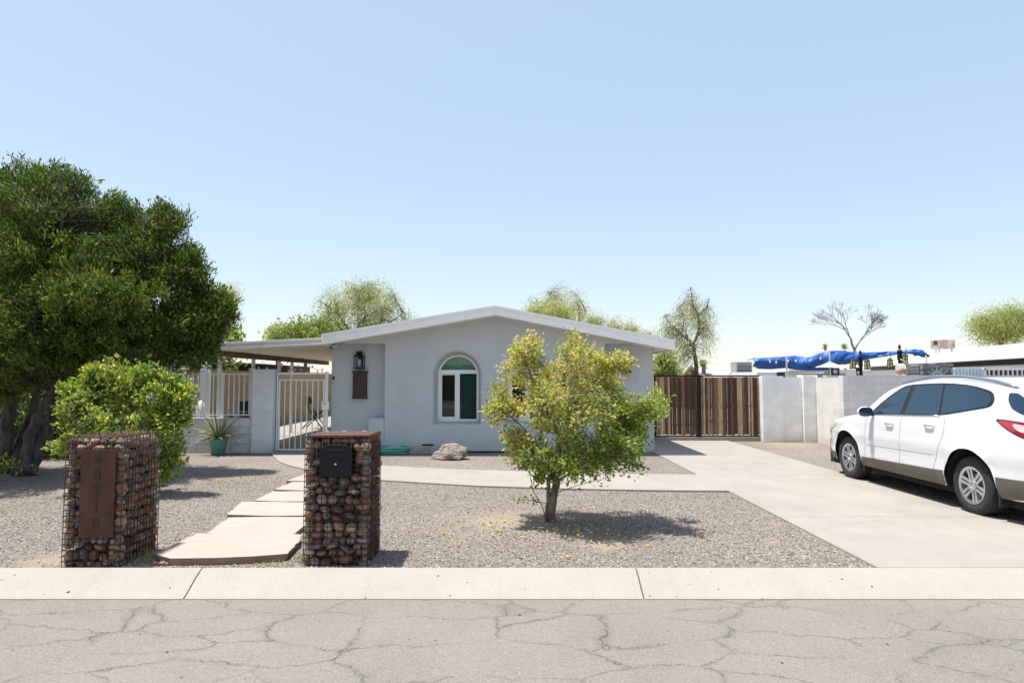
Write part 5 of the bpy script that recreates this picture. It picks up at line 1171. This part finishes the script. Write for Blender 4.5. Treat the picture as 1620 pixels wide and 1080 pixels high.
# bare tree
Y = 40; rr = random.Random(14); t = thing('bare_tree', 'leafless grey tree standing behind the blue tarp', 'tree', (W(1358,600,Y).x, Y, 0), G_BG); mb = MB(); tw = MB()
def grow(p, d, L, r, depth, tgt):
    q = p+d*L; mdl = (p+q)/2+Vector((rr.uniform(-1,1),rr.uniform(-1,1),rr.uniform(-1,1)))*L*.09
    tgt.tube([p, mdl, q], [max(r,.005), max(r*.85,.005), max(r*.7,.004)], 6 if depth < 2 else (4 if depth < 5 else 3), cap=False)
    if depth >= 7: return
    for _ in range(rr.choice((2,3,3)) if depth < 6 else 3):
        nd = (d+Vector((rr.uniform(-1,1),rr.uniform(-.8,.8),rr.uniform(-.45,.75)))*.62).normalized(); grow(q, nd, L*rr.uniform(.68,.95), r*.6, depth+1, tw if depth >= 1 else mb)
b_ = Vector((W(1358,600,Y).x, Y, 0)); top = Vector(pt(1352,553,Y)); mb.tube([b_, (b_+top)/2+Vector((.1,0,0)), top], [.14,.11,.09], 8)
grow(top, Vector((-.3,.0,1)).normalized(), .68, .07, 1, mb); grow(top, Vector((.6,.1,.85)).normalized(), .62, .055, 1, mb)
mb.build('trunk', M['barkpale'], t, True); tw.build('branches', M['barkpale'], t, True)
# palms
def palm(px, topy, Y, rpx, label, th=.16):
    c = Vector(pt(px, topy, Y)); t = thing('palm_tree', label, 'palm', (c.x, Y, 0), 'fan palms in the distance'); MB().tube([(c.x,Y,0),(c.x+.05,Y,c.z)], [th,th*.8], 8).build('trunk', M['barkpale'], t)
    rr = random.Random(int(px)); fr = MB(); R_ = rpx*Y/F
    for i in range(46):
        a = rr.uniform(0,6.28); e = rr.uniform(-.5,1.3); d = Vector((math.cos(a)*math.cos(e), math.sin(a)*math.cos(e), math.sin(e))); sd_ = Vector((-math.sin(a), math.cos(a), 0)); st_ = c+d*R_*.35
        for k in range(9):
            f = (k-4)/4; dd = (d+sd_*f*.8).normalized(); e_ = st_+dd*R_*.65*(1-.25*abs(f))-Vector((0,0,R_*.08)); n_ = sd_*R_*.03
            fr.add([st_-n_, st_+n_, e_], [(0,1,2)])
        fr.tube([c, st_], .02, 3, cap=False)
    fr.build('fronds', M['greenleaf'], t)
palm(1305,549,70,8,'small round fan palm far away above the left part of the blue tarp')
palm(1112,578,40,14,'fan palm crown just above the wooden gate, right of the slender tree')
palm(1336,550,90,10,'distant palm crown just left of the leafless tree')
# ------------------------------------------------------------------ neighbours on the right
def P3(px, py, Y): return W(px, py, Y)
t = thing('grey_roofed_house', 'far house with a small gable above the wooden gate', 'house', (W(1120,600,38).x,38,0))
Y = 38; a, b2, c2 = P3(1080,596,Y), P3(1091,580,Y), P3(1103,597,Y)
MB().prism([(a.x+.15,Y,0),(c2.x-.15,Y,0),(c2.x-.15,Y,c2.z),(b2.x,Y,b2.z-.1),(a.x+.15,Y,a.z)], (0,6,0)).build('gable_wall', M['rustwood'], t)
rf_ = MB(); rf_.prism([(a.x-.2,Y-.3,a.z-.15),(b2.x,Y-.3,b2.z),(b2.x,Y-.3,b2.z+.13),(a.x-.2,Y-.3,a.z+.0)], (0,7,0)); rf_.prism([(b2.x,Y-.301,b2.z),(c2.x+.3,Y-.301,c2.z-.15),(c2.x+.3,Y-.301,c2.z),(b2.x,Y-.301,b2.z+.13)], (0,7,0)); rf_.build('gable_roof', M['greyroof'], t)
d1, d2 = P3(1108,600,Y+1), P3(1197,600,Y+1)
MB().box((d1.x,Y+1,0),(d2.x,Y+8,d1.z)).build('wall', M['white'], t)
zt_ = P3(1140,580,Y+4).z; MB().prism([(d1.x-.3,Y+.7,d1.z),(d2.x+.3,Y+.7,d1.z),(d2.x-.6,Y+5,zt_),(d1.x+.6,Y+5,zt_)], (0,0,.08)).build('roof', M['greyroof'], t)
t = thing('air_conditioner', 'grey rooftop air conditioner left of the blue tarp', 'air conditioner', tuple(P3(1179,592,30)))
Y = 30; a, b2 = P3(1165,590,Y), P3(1190,572,Y)
MB().box((a.x,Y,a.z),(b2.x,Y+.8,b2.z)).build('casing', M['metalgrey'], t, bevel=.02)
mb = MB()
for i in range(7): z = a.z+.08+i*.06; mb.box((a.x+.05,Y-.012,z),(b2.x-.05,Y-.002,z+.03))
mb.build('louvre', M['blackmatte'], t)
lg = MB(); 
for x in (a.x+.06,b2.x-.06): lg.box((x-.03,Y+.1,0),(x+.03,Y+.16,a.z-.002))
lg.box((a.x-.1,Y+.02,a.z-.06),(b2.x+.1,Y+.78,a.z-.003)); lg.build('stand', M['metalgrey'], t)
# shed with flat roof
Y = 26; t = thing('garden_shed', 'pale flat roofed shed under the left half of the blue tarp', 'shed', (P3(1260,600,Y).x,Y,0))
a, b2 = P3(1198,588,Y), P3(1262,588,Y); MB().box((a.x,Y,0),(b2.x,Y+3,a.z)).build('wall', M['white'], t)
MB().box((b2.x+.0,Y+.1,0),(P3(1340,588,Y).x,Y+3,P3(1300,590,Y).z)).build('green_wall', M['palegreen'], t)
MB().box((P3(1242,590,Y).x,Y-.35,P3(1242,588,Y).z+.01),(P3(1345,588,Y).x,Y+3.2,P3(1242,586,Y).z+.03)).build('roof', M['white'], t)
MB().box((P3(1229,597,Y).x,Y-.03,P3(1229,597,Y).z),(P3(1241,589,Y).x,Y-.002,P3(1229,588.5,Y).z)).build('window', M['carglass'], t)
# blue tarp on poles
Y = 21.5; t = thing('blue_tarp', 'crumpled blue tarp stretched over poles behind the block wall', 'tarp', (P3(1330,570,Y).x,Y,2.3))
top = [(1193,567),(1197,565),(1220,564.5),(1244,564),(1262,562),(1278,565),(1290,563),(1312,555),(1330,554),(1350,556),(1372,557),(1400,556),(1425,555),(1437,554),(1447,552),(1462,553),(1470,560)]
bot = [(1196,580),(1200,583),(1220,584),(1243,582),(1262,585),(1278,586),(1290,586),(1312,586),(1330,577),(1350,575),(1372,569),(1400,564),(1425,560),(1437,559),(1447,560),(1462,565),(1470,566)]
xs = np.linspace(1193,1470,150); ty = np.interp(xs, *zip(*top)); by = np.interp(xs, [p[0] for p in bot], [p[1] for p in bot]); rg = np.random.default_rng(4)
vs = []; nr = 12
from mathutils import noise as mn
for i, x in enumerate(xs):
    for j in range(nr):
        f = j/(nr-1); yy = Y+.16*mn.noise(Vector((x*.04, f*1.2, 0)))+.07*mn.noise(Vector((x*.09+f*2, f*2.5, 5)))+.4*(.5-f)**2
        p = W(x, ty[i]+(by[i]-ty[i])*f+1.1*mn.noise(Vector((x*.1,f*2,9)))*(0 < j < nr-1), Y); vs.append((p.x, yy, p.z))
fs = [(i*nr+j, i*nr+j+1, (i+1)*nr+j+1, (i+1)*nr+j) for i in range(len(xs)-1) for j in range(nr-1)]
vs2 = [(v[0], v[1]+.5+.2*mn.noise(Vector((v[0],v[2],3))), v[2]-.04) for v in vs[::nr]]; o_ = len(vs)
fs += [(i*nr, (i+1)*nr, o_+i+1, o_+i) for i in range(len(xs)-1)]
c_ = MB().add(vs+vs2, fs).build('canvas', M['tarp'], t, True); so_ = c_.modifiers.new('thick','SOLIDIFY'); so_.thickness = .01
for px, p0_, p1_ in ((1244,562,597),(1312,554,597),(1465,562,590)):
    a = P3(px,p0_,Y-.25); MB().tube([(a.x,Y-.25,0),(a.x,Y-.25,a.z)], .028, 8).build('pole', M['whitemetal'], t)
a, b2 = P3(1244,563,Y-.25), P3(1312,554.5,Y-.25); MB().tube([P3(1196,566,Y-.25), a, b2, P3(1345,545+8,Y-.25)], .018, 6).build('ridge_rope', M['white'], t)
for i, (px, py) in enumerate(((1218,571),(1228,572),(1247,570),(1259,570),(1298,566))):
    a = P3(px,py,Y-.45); MB().lathe([(.012,-.07),(.022,-.045),(.022,0),(.008,.02)], tuple(a), 8).build('hanging_bulb', M['whitemetal'], t, True)
# lanterns and lamp posts
for i, (px, py) in enumerate(((1349,575),(1372,576),(1408,574),(1432,567))):
    Y = 20.4; a = P3(px,py,Y); s_ = .085
    t = thing('garden_lantern', ['yellow glass lantern left of the first black post', 'yellow glass lantern right of the first black post', 'yellow glass lantern left of the second black post', 'highest yellow glass lantern, right of the second black post'][i], 'lantern', tuple(a), 'yellow lanterns hanging under the tarp')
    MB().lathe([(s_*.8,-.14),(s_,-.12),(s_,.07),(s_*.7,.09)], tuple(a), 6).build('lamp_glass', M['lanternglass'], t)
    fr = MB()
    for k in range(6): an = k*math.pi/3; fr.box((a.x+s_*math.cos(an)-.008,Y+s_*math.sin(an)-.008,a.z-.15),(a.x+s_*math.cos(an)+.008,Y+s_*math.sin(an)+.008,a.z+.09))
    fr.lathe([(s_+.012,-.165),(s_+.012,-.145)], tuple(a), 12); fr.lathe([(s_+.012,-.03),(s_+.012,-.02)], tuple(a), 12); fr.lathe([(s_+.015,.092),(s_*.5,.14),(.01,.16)], tuple(a), 12)
    fr.tube([(a.x,Y,a.z+.16),(a.x+.05,Y,a.z+.24),(a.x+.02,Y,a.z+.34)], .008, 5); fr.build('frame', M['black'], t)
for i, (px, y0_, wd) in enumerate(((1361,557,.05),(1423,548,.058))):
    Y = 20.8; a = P3(px,y0_,Y); t = thing('lamp_post', ['black post between the two left yellow lanterns', 'taller black post with a finial between the two right yellow lanterns'][i], 'post', (a.x,Y,0), 'black posts under the tarp')
    MB().lathe([(wd,0),(wd,a.z-.45),(wd*1.4,a.z-.42),(wd*1.2,a.z-.2),(wd*1.45,a.z-.16),(wd*.9,a.z-.10)], (a.x,Y,0), 12).build('post', M['black'], t)
    MB().lathe([(wd*.3,a.z-.09),(wd*.8,a.z-.03),(wd*.5,a.z+.03),(.01,a.z+.07)], (a.x,Y,0), 12).build('finial', M['black'], t, True)
# table umbrella, speaker, hanging pot
Y = 19.6; a = P3(1313,576,Y); t = thing('table_umbrella', 'shallow white umbrella just above the wall before the blue tarp', 'umbrella', (a.x,Y,0)); r_ = 28*Y/F*.85
MB().lathe([(r_,-.09),(r_*.5,-.02),(.03,.06),(.01,.07)], tuple(a), 8).build('canopy', M['white'], t); MB().tube([(a.x,Y,0),(a.x,Y,a.z+.02)], .022, 8).build('pole', M['whitemetal'], t)
a = P3(1320,596,Y+.8); t = thing('black_speaker', 'small black box on a shelf under the white umbrella', 'speaker', tuple(a)); MB().box((a.x-.15,Y+.7,a.z+.05),(a.x+.12,Y+.9,P3(1320,582,Y+.8).z)).build('body', M['blackmatte'], t, bevel=.01)
MB().lathe([(.07,0),(.07,.01),(.02,.012)], (a.x-.02,Y+.69,a.z+.16), 16, M=Matrix.Rotation(R(90),4,'X')).build('cone', M['metalgrey'], t); MB().box((a.x-.3,Y+.68,a.z),(a.x+.25,Y+.95,a.z+.045)).box((a.x-.25,Y+.8,0),(a.x-.2,Y+.85,a.z)).box((a.x+.16,Y+.8,0),(a.x+.21,Y+.85,a.z)).build('shelf', M['whitemetal'], t)
a = P3(1425,588,17.2); t = thing('clay_pot', 'reddish clay pot lying on top of the wall with a pale vine stub', 'pot', tuple(a)); MB().lathe([(.045,0),(.08,.04),(.10,.10),(.09,.17),(.06,.2),(.07,.22),(.055,.22),(.045,.19)], (a.x-.12,17.2,a.z-.02), 18, M=Matrix.Rotation(R(72),4,'Y') ).build('body', M['terracotta'], t, True)
MB().tube([(a.x+.1,17.2,a.z-.05),(a.x+.22,17.2,a.z+.1),(a.x+.12,17.2,a.z+.26),(a.x+.0,17.2,a.z+.33)], [.05,.045,.03,.02], 8).build('stub', M['flag'], t, True)
tag(MB().box((P3(1405,590,17).x,17,0),(P3(1444,590,17).x,17.3,P3(1420,594,17).z)).build('wall_ledge', M['blockg']), 'grey block ledge behind the wall carrying the clay pot', 'ledge')
Y = 17.6; a, b2 = P3(1434,600,Y), P3(1457,574.5,Y)
tag(MB().box((a.x,Y,0),(b2.x,Y+.5,b2.z)).build('stucco_pillar', M['roof'], bevel=.01), 'plain pale stucco pillar left of the stacked stone pillar', 'pillar')
t = thing('stone_pillar', 'grey stacked slate pillar with a metal sun ornament behind the car roof', 'pillar', (P3(1484,600,17).x,17,0)); Y = 17; rr = random.Random(5)
a, b2 = P3(1460,600,Y), P3(1508,574,Y); mb = MB(); z = 0
MB().box((a.x+.03,Y+.03,0),(b2.x-.03,Y+.5,b2.z-.01)).build('core', M['soil'], t)
while z < b2.z-.02:
    h_ = rr.uniform(.03,.06); x = a.x
    while x < b2.x-.02:
        w__ = rr.uniform(.1,.28); mb.box((x,Y+rr.uniform(-.03,.01),z),(min(x+w__,b2.x)-.006,Y+.1,min(z+h_-.006,b2.z))); x += w__
    mb.box((a.x-.012+rr.uniform(-.01,.01),Y+.11,z),(a.x+.1,Y+.5,min(z+h_-.006,b2.z))); z += h_
mb.build('slate_cladding', M['slate'], t)
c_ = P3(1483,598,Y-.06); orn = MB(); orn.lathe([(.09,0),(.09,.012),(.05,.03)], tuple(c_), 18, M=Matrix.Rotation(R(90),4,'X'))
for k in range(15):
    an = math.pi*(k-.5)/13; L_ = .34 if k % 2 else .24; d = Vector((math.cos(an),0,math.sin(an))); n_ = Vector((-math.sin(an),0,math.cos(an)))
    orn.prism([c_+d*.10-n_*.022, c_+d*.10+n_*.022, c_+d*L_], (0,.012,0))
tag(orn.build('sun_ornament', M['metalgrey']), 'metal half sun with pointed rays on the slate pillar', 'ornament')
# long white neighbouring house
t = thing('white_house', 'long low white house with a broad white roof behind the car', 'house', (19.5,28,0))
def ed(px, py, Y): return W(px, py, Y)
Ya, Yb2 = 21.0, 44.0
eA = ed(1640,559,Ya); eB = Vector((W(1343,577,Yb2-2).x, Yb2, eA.z+.0)); xE = eA.x
zf = eA.z; 
xn = xE; xf = eB.x
def rail(name, m, dx0, dx1, z0, z1): 
    MB().prism([(xn+dx0,Ya,z0),(xn+dx1,Ya,z0),(xf+dx1,Yb2,z0),(xf+dx0,Yb2,z0)], (0,0,z1-z0)).build(name, m, t)
rfm = MB(); rfm.add([(xn,Ya,zf+.02),(xf,Yb2,zf+.02),(xf+7,Yb2,zf+1.05),(xn+7,Ya,zf+1.05),(xn,Ya,zf-.01),(xf,Yb2,zf-.01),(xf+7,Yb2,zf+.95),(xn+7,Ya,zf+.95)], [(0,1,2,3),(7,6,5,4),(0,4,5,1),(3,2,6,7),(0,3,7,4),(1,5,6,2)])
rfm.build('roof', M['roof'], t); rail('fascia', M['white'], -.03, -.001, zf-.12, zf+.03)
rail('carport_beam', M['white'], .35, .45, zf-.62, zf-.32); rail('gutter', M['whitemetal'], .25, .349, zf-.46, zf-.36)
MB().prism([(xn+2.5,Ya+.2,0),(xn+2.7,Ya+.2,0),(xf+2.7,Yb2,0),(xf+2.5,Yb2,0)], (0,0,zf+.1)).build('wall', M['darkbronze'], t)
MB().box((xn+.4,Ya+.1,0),(xn+7,Ya+.25,zf+.02)).build('end_wall', M['white'], t)
for f in (.05,.3,.55,.8): 
    x = xn+(xf-xn)*f+.4; y = Ya+(Yb2-Ya)*f; MB().box((x-.04,y,0),(x+.04,y+.08,zf-.62)).build('post', M['white'], t)
Y = 19.5; t = thing('white_fence', 'white framed fence with pale corrugated panels and dark barred openings', 'fence', (P3(1560,600,Y).x,Y,0))
a, b2, c2 = P3(1508,583,Y), P3(1556,583,Y), P3(1680,583,Y); mb = MB(); x = a.x
while x < b2.x: mb.prism([(x,Y,1.0),(x+.05,Y-.03,1.0),(x+.10,Y,1.0),(x+.10,Y+.01,1.0),(x+.05,Y-.02,1.0),(x,Y+.01,1.0)], (0,0,a.z-1.0)); x += .10
mb.build('corrugated_panel', noisy('pale_blue_panel', (.42,.50,.54), (.55,.62,.66), 3, .4, 0), t)
mb = MB(); mb.box((b2.x,Y-.03,a.z-.04),(c2.x,Y+.03,a.z+.03)); mb.box((b2.x,Y-.03,1.55),(c2.x,Y+.03,1.6)); mb.box((a.x,Y-.02,0),(a.x+.06,Y+.04,a.z)); mb.box((a.x,Y+.02,a.z),(b2.x,Y+.06,a.z+.03)); x = b2.x
while x < c2.x: mb.box((x,Y-.025,1.6),(x+.035,Y+.02,a.z-.04)); x += .14
mb.box((b2.x-.03,Y-.03,0),(b2.x+.05,Y+.03,a.z)); mb.build('frame', M['white'], t)
MB().box((b2.x,Y+.06,0),(c2.x,Y+.1,a.z-.045)).build('dark_panel', M['darkbronze'], t)
t = thing('rooftop_cooler', 'weathered brown evaporative cooler on the white neighbouring roof', 'cooler', tuple(P3(1500,548,38))); Y = 38
a, b2 = P3(1486,550,Y), P3(1511,537,Y)
MB().box((a.x,Y,a.z-.02),(b2.x,Y+.8,b2.z)).build('casing', noisy('stained_tan', (.20,.13,.10), (.52,.45,.40), 2.2, .9), t, bevel=.03)
MB().lathe([(.16,0),(.14,.06),(.03,.07)], (a.x-.0,Y+.3,b2.z-.18), 14, M=Matrix.Rotation(R(-90),4,'Y')).build('duct', M['blackmatte'], t)
for x in (a.x-.15, a.x+.05, b2.x-.15): MB().box((x,Y+.1,a.z-.6),(x+.07,Y+.18,a.z-.021 if x > a.x else a.z+.15)).build('leg', M['metalgrey'], t)

t = thing('reflection_house', 'tan house added out of view across the street, to be mirrored in the windows', 'house', (2,-26,0))  # unseen house behind the camera, added so the windows have something to reflect
MB().box((-14,-30,-.1),(16,-26,3.0)).build('wall', M['blocktX'], t); MB().prism([(-15,-25.2,3.0),(17,-25.2,3.0),(14,-28,4.4),(-12,-28,4.4)], (0,-.3,0)).build('roof', M['greyroof'], t)
for i in range(4): MB().box((-11+6.5*i,-25.99,1.0),(-9+6.5*i,-25.95,2.3)).build('window', M['carglass'], t)
hedge('reflection_hedge', 'dark hedge added out of view before the mirrored house, for the window reflections', -16, 16, -19, 2.3, M['juniper'], 15, 160, 'hedge', .22, .10)  # unseen hedge, likewise added for the reflections
